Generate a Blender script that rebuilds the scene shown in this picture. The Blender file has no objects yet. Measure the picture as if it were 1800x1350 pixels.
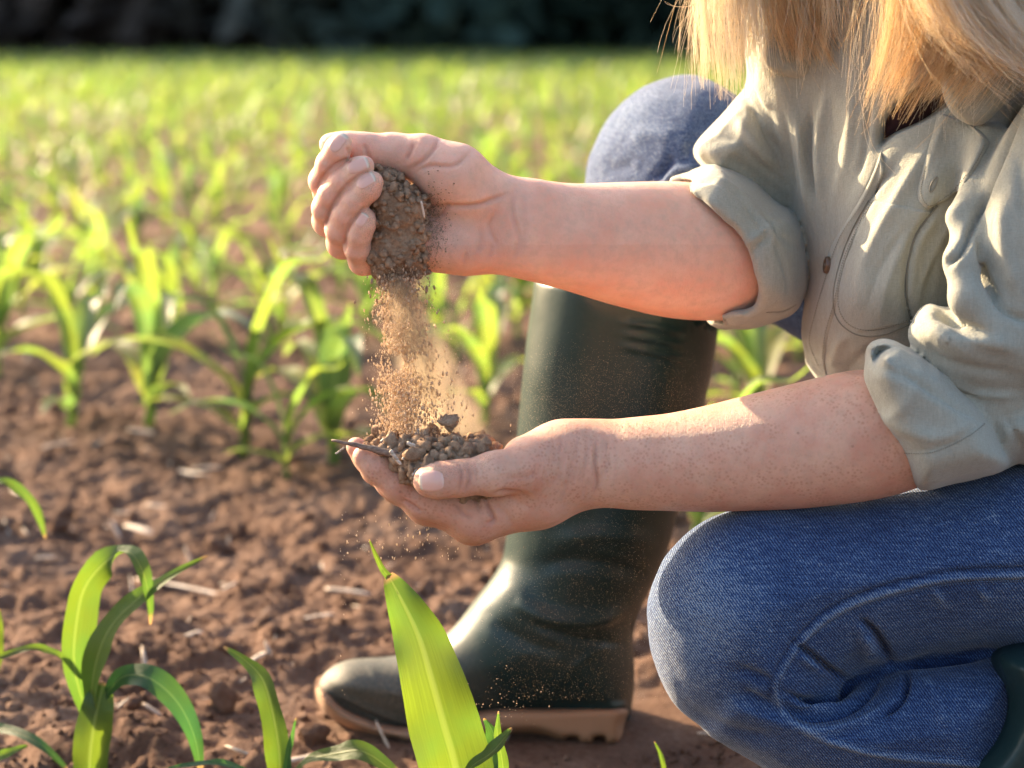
import bpy, math, random
import numpy as np
from mathutils import Vector, Matrix, Euler

random.seed(7); RNG = np.random.default_rng(7)
scene = bpy.context.scene
COL = scene.collection
R_ = math.radians

# ------------------------------------------------------------------ camera, sky, sun, exposure
CAM_H = 0.53; FPX = 3500.0; PITCH = math.atan(615/3500.0)
cam_d = bpy.data.cameras.new('camera'); cam = bpy.data.objects.new('camera', cam_d); COL.objects.link(cam)
cam.location = (0, 0, CAM_H); cam.rotation_euler = (math.pi/2 - PITCH, 0, 0)
cam_d.sensor_width = 36; cam_d.lens = 70; cam_d.clip_start = 0.02; cam_d.clip_end = 3000
cam_d.dof.use_dof = True; cam_d.dof.focus_distance = 1.220; cam_d.dof.aperture_fstop = 5.6; cam_d.dof.aperture_blades = 0
scene.camera = cam

SUN_AZ = R_(50); SUN_EL = R_(23)         # azimuth to the left of straight ahead
world = bpy.data.worlds.new('World'); scene.world = world; world.use_nodes = True
wn = world.node_tree.nodes; wl = world.node_tree.links
bg = wn['Background']; sky = wn.new('ShaderNodeTexSky'); sky.sky_type = 'NISHITA'; sky.sun_disc = False
sky.sun_elevation = SUN_EL; sky.sun_rotation = -SUN_AZ; sky.air_density = 1.0; sky.dust_density = 3.5; sky.ozone_density = 1.0
wl.new(sky.outputs[0], bg.inputs[0]); bg.inputs[1].default_value = 0.13
sun_d = bpy.data.lights.new('sun', 'SUN'); sun_d.energy = 5.0; sun_d.angle = R_(0.6); sun_d.color = (1.0, 0.76, 0.48)
sun = bpy.data.objects.new('sun', sun_d); COL.objects.link(sun)
SUNV = Vector((-math.sin(SUN_AZ)*math.cos(SUN_EL), math.cos(SUN_AZ)*math.cos(SUN_EL), math.sin(SUN_EL)))
sun.rotation_euler = SUNV.to_track_quat('Z', 'Y').to_euler(); sun.location = SUNV*30
scene.view_settings.view_transform = 'Standard'; scene.view_settings.look = 'None'
scene.view_settings.exposure = 1.92; scene.view_settings.gamma = 1; scene.view_settings.use_curve_mapping = False
scene.cycles.max_bounces = 8; scene.cycles.transparent_max_bounces = 12; scene.cycles.volume_bounces = 1
try: scene.cycles.use_denoising = True
except Exception: pass

# ------------------------------------------------------------------ helpers
ct, st = math.cos(PITCH), math.sin(PITCH)
def at(px, py, Y):
    """world point at depth Y on the line of sight through photo position px, py (photo is 1800 x 1350)"""
    u = (px-900)/FPX; v = (675-py)/FPX
    dy = ct + v*st; dz = v*ct - st
    return np.array([u/dy*Y, Y, CAM_H + dz/dy*Y])
def proj(x, y, z):
    z = z-CAM_H
    f = y*ct - z*st; up = y*st + z*ct
    return 900+FPX*x/f, 675-FPX*up/f
def props(o, label=None, cat=None, group=None, kind=None):
    if label: o['label'] = label
    if cat: o['category'] = cat
    if group: o['group'] = group
    if kind: o['kind'] = kind
    return o
def empty(name, loc=(0, 0, 0)):
    o = bpy.data.objects.new(name, None); COL.objects.link(o); o.location = loc; o.empty_display_size = .02
    return o
def mesh_obj(name, V, F, mat=None, parent=None, smooth=True, uv=None, attrs=None, mats=None, midx=None):
    me = bpy.data.meshes.new(name)
    V = np.asarray(V, dtype=np.float32)
    if isinstance(F, np.ndarray) and F.ndim == 2:
        k = F.shape[1]; n = len(F)
        me.vertices.add(len(V)); me.vertices.foreach_set('co', V.ravel())
        me.loops.add(n*k); me.loops.foreach_set('vertex_index', F.astype(np.int32).ravel())
        me.polygons.add(n); me.polygons.foreach_set('loop_start', np.arange(0, n*k, k, dtype=np.int32))
        me.polygons.foreach_set('loop_total', np.full(n, k, dtype=np.int32))
        me.update(calc_edges=True)
    else:
        me.from_pydata([tuple(map(float, v)) for v in V], [], [tuple(f) for f in F]); me.update()
    if smooth: me.polygons.foreach_set('use_smooth', np.ones(len(me.polygons), dtype=bool))
    for m in (mats or ([mat] if mat else [])): me.materials.append(m)
    if midx is not None: me.polygons.foreach_set('material_index', np.asarray(midx, dtype=np.int32))
    if uv is not None:
        l = me.uv_layers.new(name='UVMap'); idx = np.zeros(len(me.loops), dtype=np.int32); me.loops.foreach_get('vertex_index', idx)
        l.data.foreach_set('uv', np.asarray(uv, dtype=np.float32)[idx].ravel())
    for k_, a in (attrs or {}).items():
        t = me.attributes.new(k_, 'FLOAT', 'POINT'); t.data.foreach_set('value', np.asarray(a, dtype=np.float32))
    o = bpy.data.objects.new(name, me); COL.objects.link(o)
    if parent: o.parent = parent
    return o
def local(V, parent): return np.asarray(V) - np.array(parent.location)

# vectorised value noise
def _hash(ix, iy, iz, s):
    h = (ix.astype(np.int64)*374761393 + iy.astype(np.int64)*668265263 + iz.astype(np.int64)*2147483647 + s*974711) & 0xffffffff
    h = ((h ^ (h >> 13))*1274126177) & 0xffffffff
    h = ((h ^ (h >> 16))*2246822519) & 0xffffffff
    return ((h ^ (h >> 15)) & 0xffffff)/float(0xffffff)
def vnoise(x, y, z=None, s=0):
    x = np.asarray(x, dtype=np.float64); y = np.asarray(y, dtype=np.float64)
    z = np.zeros_like(x) if z is None else np.asarray(z, dtype=np.float64)
    ix, iy, iz = np.floor(x), np.floor(y), np.floor(z); fx, fy, fz = x-ix, y-iy, z-iz
    fx, fy, fz = [f*f*(3-2*f) for f in (fx, fy, fz)]
    out = 0
    for a in (0, 1):
        for b in (0, 1):
            wab = (fx if a else 1-fx)*(fy if b else 1-fy)
            if np.any(z != 0):
                for c in (0, 1): out = out + wab*(fz if c else 1-fz)*_hash(ix+a, iy+b, iz+c, s)
            else: out = out + wab*_hash(ix+a, iy+b, iz, s)
    return out*2-1
def fbm(x, y, z=None, s=0, o=4, g=.5):
    t = 0; a = 1
    for i in range(o):
        f = 2.03**i
        t = t + a*vnoise(x*f+i*17.3, y*f+i*9.1, None if z is None else z*f+i*3.7, s+i); a *= g
    return t

# ------------------------------------------------------------------ implicit modelling
def smin(a, b, k):
    h = np.maximum(k-np.abs(a-b), 0)/k
    return np.minimum(a, b) - h*h*k*0.25
def spline(P, n=8, closed=False):
    P = np.asarray(P, dtype=float); m = len(P); out = []
    rng = range(m) if closed else range(m-1)
    for i in rng:
        if closed: p0, p1, p2, p3 = P[(i-1) % m], P[i], P[(i+1) % m], P[(i+2) % m]
        else: p0, p1, p2, p3 = P[max(i-1, 0)], P[i], P[i+1], P[min(i+2, m-1)]
        for j in range(n):
            t = j/n
            out.append(.5*((2*p1)+(p2-p0)*t+(2*p0-5*p1+4*p2-p3)*t*t+(3*p1-p0-3*p2+p3)*t**3))
    if not closed: out.append(P[-1])
    return np.array(out)
def poly_dist(qx, qy, P, closed=True, sign=True):
    d = np.full(qx.shape, 1e9); ins = np.zeros(qx.shape, dtype=bool); m = len(P)
    for i in range(m if closed else m-1):
        ax, ay = P[i][0], P[i][1]; bx, by = P[(i+1) % m][0], P[(i+1) % m][1]
        ex, ey = bx-ax, by-ay; L = ex*ex+ey*ey+1e-12
        t = np.clip(((qx-ax)*ex+(qy-ay)*ey)/L, 0, 1)
        d = np.minimum(d, (qx-ax-t*ex)**2+(qy-ay-t*ey)**2)
        if sign and closed and ay != by:
            c = ((ay > qy) != (by > qy)) & (qx < ex*(qy-ay)/(by-ay)+ax); ins ^= c
    d = np.sqrt(d)
    return np.where(ins, -d, d) if (sign and closed) else d
class Field:
    def __init__(s, lo, hi, h):
        s.lo = np.array(lo, float); s.h = h; s.n = np.ceil((np.array(hi)-s.lo)/h).astype(int)+1
        s.D = np.full(s.n, 0.5, dtype=np.float32)
    def sub(s, lo, hi, m):
        a = np.clip(np.floor((np.array(lo)-m-s.lo)/s.h).astype(int), 0, s.n-1); b = np.clip(np.ceil((np.array(hi)+m-s.lo)/s.h).astype(int)+1, 1, s.n)
        if np.any(b <= a): return None
        ax = [(s.lo[i]+np.arange(a[i], b[i])*s.h).astype(np.float32) for i in range(3)]
        return tuple(slice(a[i], b[i]) for i in range(3)), ax[0][:, None, None], ax[1][None, :, None], ax[2][None, None, :]
    def merge(s, sl, d, k, sub=False):
        if sub: s.D[sl] = -smin(-s.D[sl], d, k)
        else: s.D[sl] = smin(s.D[sl], d, k)
    def chain(s, P, r, kin=.006, k=.004, root=None, flat=None, sub=False):
        """chain of round cones; root=(point index, radius, k there); flat=(axis vector, factor)"""
        P = np.asarray(P, float); r = np.asarray(r, float); m = r.max()
        if flat is not None: fa = np.array(flat[0], float); fa /= np.linalg.norm(fa); fs = flat[1]; m = m*max(1, 1/fs)
        g = s.sub(P.min(0), P.max(0), m+.012)
        if g is None: return
        sl, X, Y, Z = g; out = None
        for i in range(max(1, len(P)-1)):
            a = P[i]; b = P[min(i+1, len(P)-1)]; ba = b-a; L = ba@ba+1e-12
            vx, vy, vz = X-a[0], Y-a[1], Z-a[2]
            t = np.clip((vx*ba[0]+vy*ba[1]+vz*ba[2])/L, 0, 1)
            wx, wy, wz = vx-t*ba[0], vy-t*ba[1], vz-t*ba[2]
            q = wx*wx+wy*wy+wz*wz
            if flat is not None:
                w = wx*fa[0]+wy*fa[1]+wz*fa[2]; q = q + w*w*(fs*fs-1)
            d = np.sqrt(q) - (r[i]+(r[min(i+1, len(r)-1)]-r[i])*t)
            out = d if out is None else smin(out, d, kin)
        if root is not None:
            c = P[root[0]]; dd = np.sqrt((X-c[0])**2+(Y-c[1])**2+(Z-c[2])**2)
            t = np.clip(1-dd/root[1], 0, 1); k = k+(root[2]-k)*t*t*(3-2*t)
        s.merge(sl, out.astype(np.float32), k, sub)
    def ell(s, c, rad, k=.006, rot=None, sub=False):
        c = np.asarray(c, float); rad = np.asarray(rad, float); m = rad.max()
        g = s.sub(c, c, m+.01)
        if g is None: return
        sl, X, Y, Z = g; v = [X-c[0]+0*Y+0*Z, Y-c[1]+0*X+0*Z, Z-c[2]+0*X+0*Y]
        if rot is not None:
            M = np.array(Euler([R_(a) for a in rot]).to_matrix().transposed()); v = [M[i][0]*v[0]+M[i][1]*v[1]+M[i][2]*v[2] for i in range(3)]
        k0 = np.sqrt((v[0]/rad[0])**2+(v[1]/rad[1])**2+(v[2]/rad[2])**2); k1 = np.sqrt((v[0]/rad[0]**2)**2+(v[1]/rad[1]**2)**2+(v[2]/rad[2]**2)**2)+1e-9
        s.merge(sl, (k0*(k0-1)/k1).astype(np.float32), k, sub)
    def inflate(s, P, Yc, R, T, k=.004, n=6, sub=False, smoothp=True, Tb=None):
        """pillow volume whose outline seen from the front is P; Yc = depth or (Y0, px0, py0, slope_x, slope_y) in metres per photo px"""
        P = np.asarray(P, float); Q = spline(P, n, True) if smoothp else P
        Yt = Yc if isinstance(Yc, tuple) else (Yc, 0, 0, 0, 0)
        yc = [Yt[0]+(p[0]-Yt[1])*Yt[3]+(p[1]-Yt[2])*Yt[4] for p in Q]
        C = np.array([at(q[0], q[1], y) for q, y in zip(Q, yc)]); Tm = max(T, Tb or 0)
        g = s.sub(C.min(0)-[0, Tm, 0], C.max(0)+[0, Tm, 0], .014)
        if g is None: return
        sl, X, Y, Z = g
        x0, y0 = Q.min(0)-70; x1, y1 = Q.max(0)+70; stp = 3.0
        gx = np.arange(x0, x1, stp); gy = np.arange(y0, y1, stp); GX, GY = np.meshgrid(gx, gy, indexing='ij')
        S = poly_dist(GX, GY, Q).astype(np.float32)
        z = Z-CAM_H; f = Y*ct - z*st; up = Y*st+z*ct
        px = 900+FPX*X/f; py = 675-FPX*up/f + 0*X
        ax = np.clip((px-x0)/stp, 0, len(gx)-1.001); ay = np.clip((py-y0)/stp, 0, len(gy)-1.001)
        ix = ax.astype(np.int32); iy = ay.astype(np.int32); fx = ax-ix; fy = ay-iy
        sd = (S[ix, iy]*(1-fx)+S[ix+1, iy]*fx)*(1-fy)+(S[ix, iy+1]*(1-fx)+S[ix+1, iy+1]*fx)*fy
        ycg = Yt[0]+(px-Yt[1])*Yt[3]+(py-Yt[2])*Yt[4]
        sm = -sd*(ycg/FPX); dy = Y-ycg
        Ta = T if Tb is None else np.where(dy > 0, Tb, T)
        d = (np.sqrt((np.maximum(R-sm, 0)/R)**2+(dy/Ta)**2)-1)*min(R, T)
        s.merge(sl, d.astype(np.float32), k, sub)
    def plane(s, p, n, k=.003):
        n = np.array(n, float); n /= np.linalg.norm(n); g = s.sub(s.lo, s.lo+s.n*s.h, 0); sl, X, Y, Z = g
        s.merge(sl, (-((X-p[0])*n[0]+(Y-p[1])*n[1]+(Z-p[2])*n[2])).astype(np.float32), k, True)
    def sample(s, P):
        g = np.clip((P-s.lo)/s.h, 0, s.n-1.001); i = g.astype(int); f = g-i; o = 0
        for a in (0, 1):
            for b in (0, 1):
                for c in (0, 1):
                    o = o+(f[:, 0] if a else 1-f[:, 0])*(f[:, 1] if b else 1-f[:, 1])*(f[:, 2] if c else 1-f[:, 2])*s.D[i[:, 0]+a, i[:, 1]+b, i[:, 2]+c]
        return o
    def mesh(s):
        D = s.D.copy()
        D[0] = D[-1] = .5; D[:, 0] = D[:, -1] = .5; D[:, :, 0] = D[:, :, -1] = .5
        neg = D < 0; n = neg[:-1, :-1, :-1].astype(np.int8); cnt = np.zeros_like(n)
        for a in (0, 1):
            for b in (0, 1):
                for c in (0, 1):
                    cnt += neg[a:neg.shape[0]-1+a, b:neg.shape[1]-1+b, c:neg.shape[2]-1+c]
        cells = np.argwhere((cnt > 0) & (cnt < 8)); idx = -np.ones(cnt.shape, dtype=np.int32); idx[tuple(cells.T)] = np.arange(len(cells))
        acc = np.zeros((len(cells), 3)); w = np.zeros(len(cells))
        cor = [(a, b, c) for a in (0, 1) for b in (0, 1) for c in (0, 1)]
        vals = {c: D[tuple((cells+c).T)] for c in cor}
        for c0 in cor:
            for ax in range(3):
                if c0[ax] == 0:
                    c1 = list(c0); c1[ax] = 1; c1 = tuple(c1); v0, v1 = vals[c0], vals[c1]; m = (v0 < 0) != (v1 < 0)
                    t = np.where(m, v0/np.where(m, v0-v1, 1), 0); p = np.array(c0, float)[None, :].repeat(len(cells), 0); p[:, ax] = t
                    acc[m] += p[m]; w[m] += 1
        V = s.lo+(cells+acc/w[:, None])*s.h
        F = []
        for ax in range(3):
            sl0 = [slice(None)]*3; sl1 = [slice(None)]*3; sl0[ax] = slice(0, -1); sl1[ax] = slice(1, None)
            e = np.argwhere(neg[tuple(sl0)] != neg[tuple(sl1)]); u, v = (ax+1) % 3, (ax+2) % 3
            e = e[(e[:, u] > 0) & (e[:, v] > 0) & (e[:, u] < s.n[u]-1) & (e[:, v] < s.n[v]-1)]
            ng = neg[tuple(e.T)]
            def c(du, dv):
                q = e.copy(); q[:, u] -= du; q[:, v] -= dv; return idx[tuple(q.T)]
            q = np.stack([c(1, 1), c(0, 1), c(0, 0), c(1, 0)], 1); q[~ng] = q[~ng][:, ::-1]; F.append(q)
        F = np.concatenate(F); F = F[(F >= 0).all(1)]
        return V, F
def vnormals(V, F):
    a = V[F[:, 2]]-V[F[:, 0]]; b = V[F[:, 3]]-V[F[:, 1]]; fn = np.cross(a, b); N = np.zeros_like(V)
    for i in range(4):
        for j in range(3): N[:, j] += np.bincount(F[:, i], fn[:, j], len(V))
    return N/(np.linalg.norm(N, axis=1)[:, None]+1e-12)
def relax(V, F, it=1, lam=.5):
    for _ in range(it):
        A = np.zeros_like(V); c = np.zeros(len(V))
        for i in range(4):
            for o in (1, 3):
                for j in range(3): A[:, j] += np.bincount(F[:, i], V[F[:, (i+o) % 4], j], len(V))
                c += np.bincount(F[:, i], minlength=len(V))
        V = V+(A/np.maximum(c, 1)[:, None]-V)*lam
    return V
class Sculpt:
    """relief worked into the camera-facing side of a mesh: grooves, ridges, raised panels"""
    def __init__(s, V, F):
        s.V = V; s.F = F; s.N = vnormals(V, F); s.px, s.py = proj(V[:, 0], V[:, 1], V[:, 2])
        vd = V-np.array([0, 0, CAM_H]); vd /= np.linalg.norm(vd, axis=1)[:, None]; s.face = np.clip(-(vd*s.N).sum(1)*2.5, 0, 1); s.off = np.zeros(len(V)); s.tint = np.zeros(len(V))
    def _sel(s, Q, m):
        return np.where((s.px > Q[:, 0].min()-m) & (s.px < Q[:, 0].max()+m) & (s.py > Q[:, 1].min()-m) & (s.py < Q[:, 1].max()+m) & (s.face > 0))[0]
    def line(s, P, w, amp, tint=0, fade=True, Y=None, smoothp=True):
        Q = spline(P, 6) if smoothp and len(P) > 2 else np.array(P, float); i = s._sel(Q, w*3)
        if Y is not None: i = i[(s.V[i, 1] > Y[0]) & (s.V[i, 1] < Y[1])]
        if not len(i): return
        d = poly_dist(s.px[i], s.py[i], Q, closed=False, sign=False); g = np.exp(-(d/w)**2)*s.face[i]
        if fade:
            e = np.minimum(np.hypot(s.px[i]-Q[0][0], s.py[i]-Q[0][1]), np.hypot(s.px[i]-Q[-1][0], s.py[i]-Q[-1][1])); L = np.hypot(*(np.diff(Q, axis=0).T)).sum()
            g = g*np.clip(e/(L*.25), .15, 1)
        s.off[i] += amp*g; s.tint[i] += tint*g
    def panel(s, P, amp, edge=2.0, tint=0, n=6, Y=None, smoothp=True):
        Q = spline(P, n, True) if smoothp else np.array(P, float); i = s._sel(Q, edge*4)
        if Y is not None: i = i[(s.V[i, 1] > Y[0]) & (s.V[i, 1] < Y[1])]
        if not len(i): return
        d = poly_dist(s.px[i], s.py[i], Q); g = 1/(1+np.exp(np.clip(d/edge*2, -30, 30)))*np.minimum(s.face[i]*1.5, 1)
        s.off[i] += amp*g; s.tint[i] += tint*g
    def done(s):
        return s.V+s.N*s.off[:, None]

# ------------------------------------------------------------------ material helpers
def M(name):
    m = bpy.data.materials.new(name); m.use_nodes = True; nt = m.node_tree
    return m, nt, nt.nodes['Principled BSDF'], nt.nodes['Material Output']
def nd(nt, t, **kw):
    n = nt.nodes.new(t)
    for k, v in kw.items():
        if k.startswith('i_'): n.inputs[k[2:].replace('_', ' ')].default_value = v
        elif isinstance(k, str): setattr(n, k, v)
    return n
def ramp(nt, fac, stops):
    r = nt.nodes.new('ShaderNodeValToRGB'); nt.links.new(fac, r.inputs[0]); e = r.color_ramp.elements
    while len(e) < len(stops): e.new(.5)
    for i, (p, c) in enumerate(stops): e[i].position = p; e[i].color = (*c, 1) if len(c) == 3 else c
    return r.outputs[0]
def gry(v): return (v, v, v)
def noise(nt, scale, detail=4, rough=.55, vec=None, dist=0):
    n = nd(nt, 'ShaderNodeTexNoise'); n.inputs['Scale'].default_value = scale; n.inputs['Detail'].default_value = detail; n.inputs['Roughness'].default_value = rough; n.inputs['Distortion'].default_value = dist
    if vec is not None: nt.links.new(vec, n.inputs['Vector'])
    return n.outputs['Fac']
def mapping(nt, src, scale=(1, 1, 1), rot=(0, 0, 0)):
    mp = nd(nt, 'ShaderNodeMapping'); mp.inputs['Scale'].default_value = scale; mp.inputs['Rotation'].default_value = rot; nt.links.new(src, mp.inputs[0]); return mp.outputs[0]
def geo_pos(nt): return nd(nt, 'ShaderNodeNewGeometry').outputs['Position']
def mix(nt, a, b, f, mode='MIX'):
    x = nd(nt, 'ShaderNodeMix', data_type='RGBA', blend_type=mode)
    for s, v in ((x.inputs[0], f), (x.inputs[6], a), (x.inputs[7], b)):
        if isinstance(v, bpy.types.NodeSocket): nt.links.new(v, s)
        elif isinstance(v, (int, float)): s.default_value = v
        else: s.default_value = (*v, 1)
    return x.outputs[2]
def mth(nt, op, a, b=0, c=0):
    x = nd(nt, 'ShaderNodeMath', operation=op)
    for s, v in zip(x.inputs, (a, b, c)):
        if isinstance(v, bpy.types.NodeSocket): nt.links.new(v, s)
        else: s.default_value = v
    return x.outputs[0]
def bump(nt, bsdf, h, dist, strength=1, prev=None):
    b = nd(nt, 'ShaderNodeBump'); b.inputs['Strength'].default_value = strength; b.inputs['Distance'].default_value = dist; nt.links.new(h, b.inputs['Height'])
    if prev is not None: nt.links.new(prev, b.inputs['Normal'])
    if bsdf is not None: nt.links.new(b.outputs[0], bsdf.inputs['Normal'])
    return b.outputs[0]

def mat_soil(name, dark=(.088, .046, .030), mid=(.180, .103, .069), light=(.30, .20, .145), sc=1.0):
    m, nt, b, o = M(name); P = geo_pos(nt)
    n1 = noise(nt, 9*sc, 6, .6, P); n2 = noise(nt, 160*sc, 6, .7, P); n3 = noise(nt, 900*sc, 3, .7, P)
    f = mth(nt, 'ADD', mth(nt, 'MULTIPLY', n1, .5), mth(nt, 'ADD', mth(nt, 'MULTIPLY', n2, .35), mth(nt, 'MULTIPLY', n3, .15)))
    c = ramp(nt, f, [(.36, dark), (.5, mid), (.66, light)])
    nt.links.new(c, b.inputs['Base Color']); b.inputs['Roughness'].default_value = .95; b.inputs['Specular IOR Level'].default_value = .15
    p = bump(nt, None, n2, .006/sc, .9); bump(nt, b, n3, .0015/sc, .9, p)
    return m
MAT_GROUND = mat_soil('field soil')
MAT_DRYSOIL = mat_soil('dry crumbled soil', (.20, .118, .072), (.38, .25, .16), (.60, .43, .30), 2.5)
m, nt, b, o = M('soil dust grain'); b.inputs['Base Color'].default_value = (.52, .40, .30, 1); b.inputs['Roughness'].default_value = .9
tr = nd(nt, 'ShaderNodeBsdfTranslucent'); tr.inputs[0].default_value = (.85, .70, .52, 1); ms = nd(nt, 'ShaderNodeMixShader'); ms.inputs[0].default_value = .45; nt.links.new(b.outputs[0], ms.inputs[1]); nt.links.new(tr.outputs[0], ms.inputs[2]); nt.links.new(ms.outputs[0], o.inputs[0]); MAT_GRAIN = m

def mat_leaf(name, col, back, trans, tw=.5, rough=.42):
    m, nt, b, o = M(name)
    uv = nd(nt, 'ShaderNodeUVMap').outputs[0]; sep = nd(nt, 'ShaderNodeSeparateXYZ'); nt.links.new(uv, sep.inputs[0])
    u, v = sep.outputs[0], sep.outputs[1]
    mid = mth(nt, 'ABSOLUTE', mth(nt, 'SUBTRACT', u, .5)); midf = ramp(nt, mid, [(0, gry(1)), (.035, gry(.75)), (.06, gry(0))])
    cx = nd(nt, 'ShaderNodeCombineXYZ'); nt.links.new(mth(nt, 'MULTIPLY', u, 46), cx.inputs[0]); nt.links.new(mth(nt, 'MULTIPLY', v, 3), cx.inputs[1])
    veins = noise(nt, 1.0, 3, .6, cx.outputs[0]); obi = nd(nt, 'ShaderNodeObjectInfo').outputs['Random']
    blot = noise(nt, 22, 3, .5, geo_pos(nt))
    c1 = mix(nt, col, tuple(x*.62 for x in col), veins); c1 = mix(nt, c1, back, mth(nt, 'MULTIPLY', blot, .6))
    c1 = mix(nt, c1, (.36, .42, .14), mth(nt, 'MULTIPLY', midf, .5))
    tip = ramp(nt, mth(nt, 'ADD', v, mth(nt, 'MULTIPLY', blot, .06)), [(.965, gry(0)), (1.0, gry(1))]); c1 = mix(nt, c1, (.33, .22, .10), tip)
    hs = nd(nt, 'ShaderNodeHueSaturation'); nt.links.new(c1, hs.inputs['Color']); nt.links.new(mth(nt, 'ADD', .475, mth(nt, 'MULTIPLY', obi, .04)), hs.inputs['Hue']); nt.links.new(mth(nt, 'ADD', .8, mth(nt, 'MULTIPLY', obi, .4)), hs.inputs['Value'])
    nt.links.new(hs.outputs[0], b.inputs['Base Color']); b.inputs['Roughness'].default_value = rough
    tr = nd(nt, 'ShaderNodeBsdfTranslucent'); tc = mix(nt, tuple(x*1.1 for x in trans), tuple(x*.5 for x in trans), veins); tc = mix(nt, tc, (trans[0]*.6, trans[1]*.85, trans[2]*1.4), ramp(nt, blot, [(.40, gry(0)), (.62, gry(.8))])); tc = mix(nt, tc, (trans[0]*1.3, trans[1]*1.2, trans[2]*2.5), mth(nt, 'MULTIPLY', midf, .55)); tc = mix(nt, tc, (.4, .25, .1), tip); nt.links.new(tc, tr.inputs[0])
    ms = nd(nt, 'ShaderNodeMixShader'); ms.inputs[0].default_value = tw; nt.links.new(b.outputs[0], ms.inputs[1]); nt.links.new(tr.outputs[0], ms.inputs[2]); nt.links.new(ms.outputs[0], o.inputs[0])
    bump(nt, b, mth(nt, 'ADD', veins, mth(nt, 'MULTIPLY', midf, 1.5)), .0006, .8)
    return m
LEAF = [mat_leaf('corn leaf green', (.10, .150, .035), (.15, .19, .07), (.40, .52, .06), .5),
        mat_leaf('corn leaf blue green', (.06, .115, .055), (.10, .15, .09), (.30, .44, .07), .45),
        mat_leaf('corn leaf yellow green', (.16, .18, .04), (.2, .2, .06), (.52, .58, .08), .52)]
LEAF_FRONT = [mat_leaf('near corn leaf green', (.075, .13, .03), (.11, .16, .05), (.165, .25, .018), .5),
              mat_leaf('near corn leaf blue green', (.035, .10, .045), (.06, .13, .07), (.10, .24, .03), .42),
              mat_leaf('near corn leaf yellow green', (.085, .16, .025), (.12, .19, .04), (.185, .265, .018), .5)]
# ------------------------------------------------------------------ ground
def axis(fine0, fine1, h, lo, hi, g=1.06):
    mid = list(np.arange(fine0, fine1, h)); a = []; x = fine0; d = h
    while x > lo: d *= g; x -= d; a.append(x)
    b = []; x = mid[-1]; d = h
    while x < hi: d *= g; x += d; b.append(x)
    return np.array(a[::-1]+mid+b)
def ground_h(x, y):
    far = np.clip(1-(y-4)/10, 0.15, 1)
    z = .016*fbm(x*3.1, y*3.1, s=3, o=3)
    n = fbm(x*16, y*16, s=11, o=2); z = z+.009*np.maximum(n, -.25)+.005*np.abs(fbm(x*23, y*23, s=61, o=2))*far
    r = 1-np.abs(vnoise(x*34, y*34, s=21)); z = z+.006*r*r*np.maximum(vnoise(x*9, y*9, s=5)+.4, 0)*far
    z = z+.0048*fbm(x*75, y*75, s=31, o=3)*far
    d = np.hypot((x-.02)/.16, (y-1.5)/.08)          # ground trodden flat under the planted boot
    w = np.clip(1.7-d, 0, 1); z = z*(1-w)-.004*w
    d = np.hypot((x-.25)/.34, (y-1.25)/.16); w = np.clip(1.6-d, 0, 1); return z*(1-w)-.012*w
gx = axis(-.75, .75, .0045, -420, 420, 1.045); gy = axis(1.15, 3.1, .0055, -60, 700, 1.035)
GX, GY = np.meshgrid(gx, gy, indexing='ij'); GZ = ground_h(GX, GY)
GZ[np.abs(GX) > 60] *= .2
nx, ny = GX.shape; I = np.arange(nx*ny).reshape(nx, ny)
GF = np.stack([I[:-1, :-1].ravel(), I[1:, :-1].ravel(), I[1:, 1:].ravel(), I[:-1, 1:].ravel()], 1)
g = mesh_obj('ground', np.stack([GX.ravel(), GY.ravel(), GZ.ravel()], 1), GF, MAT_GROUND); props(g, 'bare reddish brown crumbly field soil', kind='structure')

# clod shapes
def ico(sub=2):
    import bmesh
    bm = bmesh.new(); bmesh.ops.create_icosphere(bm, subdivisions=sub, radius=1); bm.verts.ensure_lookup_table()
    V = np.array([v.co[:] for v in bm.verts]); F = np.array([[v.index for v in f.verts] for f in bm.faces]); bm.free(); return V, F
ICO1, ICO2, ICO3 = ico(1), ico(2), ico(3)
def clod(seed, base=ICO2, amp=.35):
    V, F = base; n = fbm(V[:, 0]*1.3+seed*7.1, V[:, 1]*1.3+3, V[:, 2]*1.3+seed, s=seed, o=3, g=.8)
    W = V*(1+amp*n)[:, None]*np.array([1, .85+.2*math.sin(seed), .75]); 
    return W, F
CLODS = [clod(i, ICO2, .50) for i in range(8)]; SMALL = [clod(20+i, ICO1, .4) for i in range(6)]
def rot_mats(n):
    q = RNG.normal(size=(n, 4)); q /= np.linalg.norm(q, axis=1)[:, None]; w, x, y, z = q.T
    return np.stack([1-2*(y*y+z*z), 2*(x*y-z*w), 2*(x*z+y*w), 2*(x*y+z*w), 1-2*(x*x+z*z), 2*(y*z-x*w), 2*(x*z-y*w), 2*(y*z+x*w), 1-2*(x*x+y*y)], 1).reshape(n, 3, 3)
def scatter(shapes, P, S):
    P = np.asarray(P); S = np.asarray(S); n = len(P); Rm = rot_mats(n); Vs = []; Fs = []; off = 0; pick = RNG.integers(0, len(shapes), n)
    for k, (V, F) in enumerate(shapes):
        i = np.where(pick == k)[0]
        if not len(i): continue
        W = np.einsum('nij,vj->nvi', Rm[i], V)*(S[i][:, None, None] if S.ndim == 1 else S[i][:, None, :])+P[i][:, None, :]
        Vs.append(W.reshape(-1, 3)); Fs.append((F[None]+(np.arange(len(i))*len(V))[:, None, None]+off).reshape(-1, F.shape[1])); off += len(i)*len(V)
    return np.concatenate(Vs), np.concatenate(Fs)
n = 9000
y = 1.15+RNG.random(n)**1.8*4.2; x = (RNG.random(n)-.5)*(1.3+y*.75); s = .0018+.0125*RNG.random(n)**7
keep = (vnoise(x*5, y*5, s=77) > -.35); x, y, s = x[keep], y[keep], s[keep]
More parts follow.
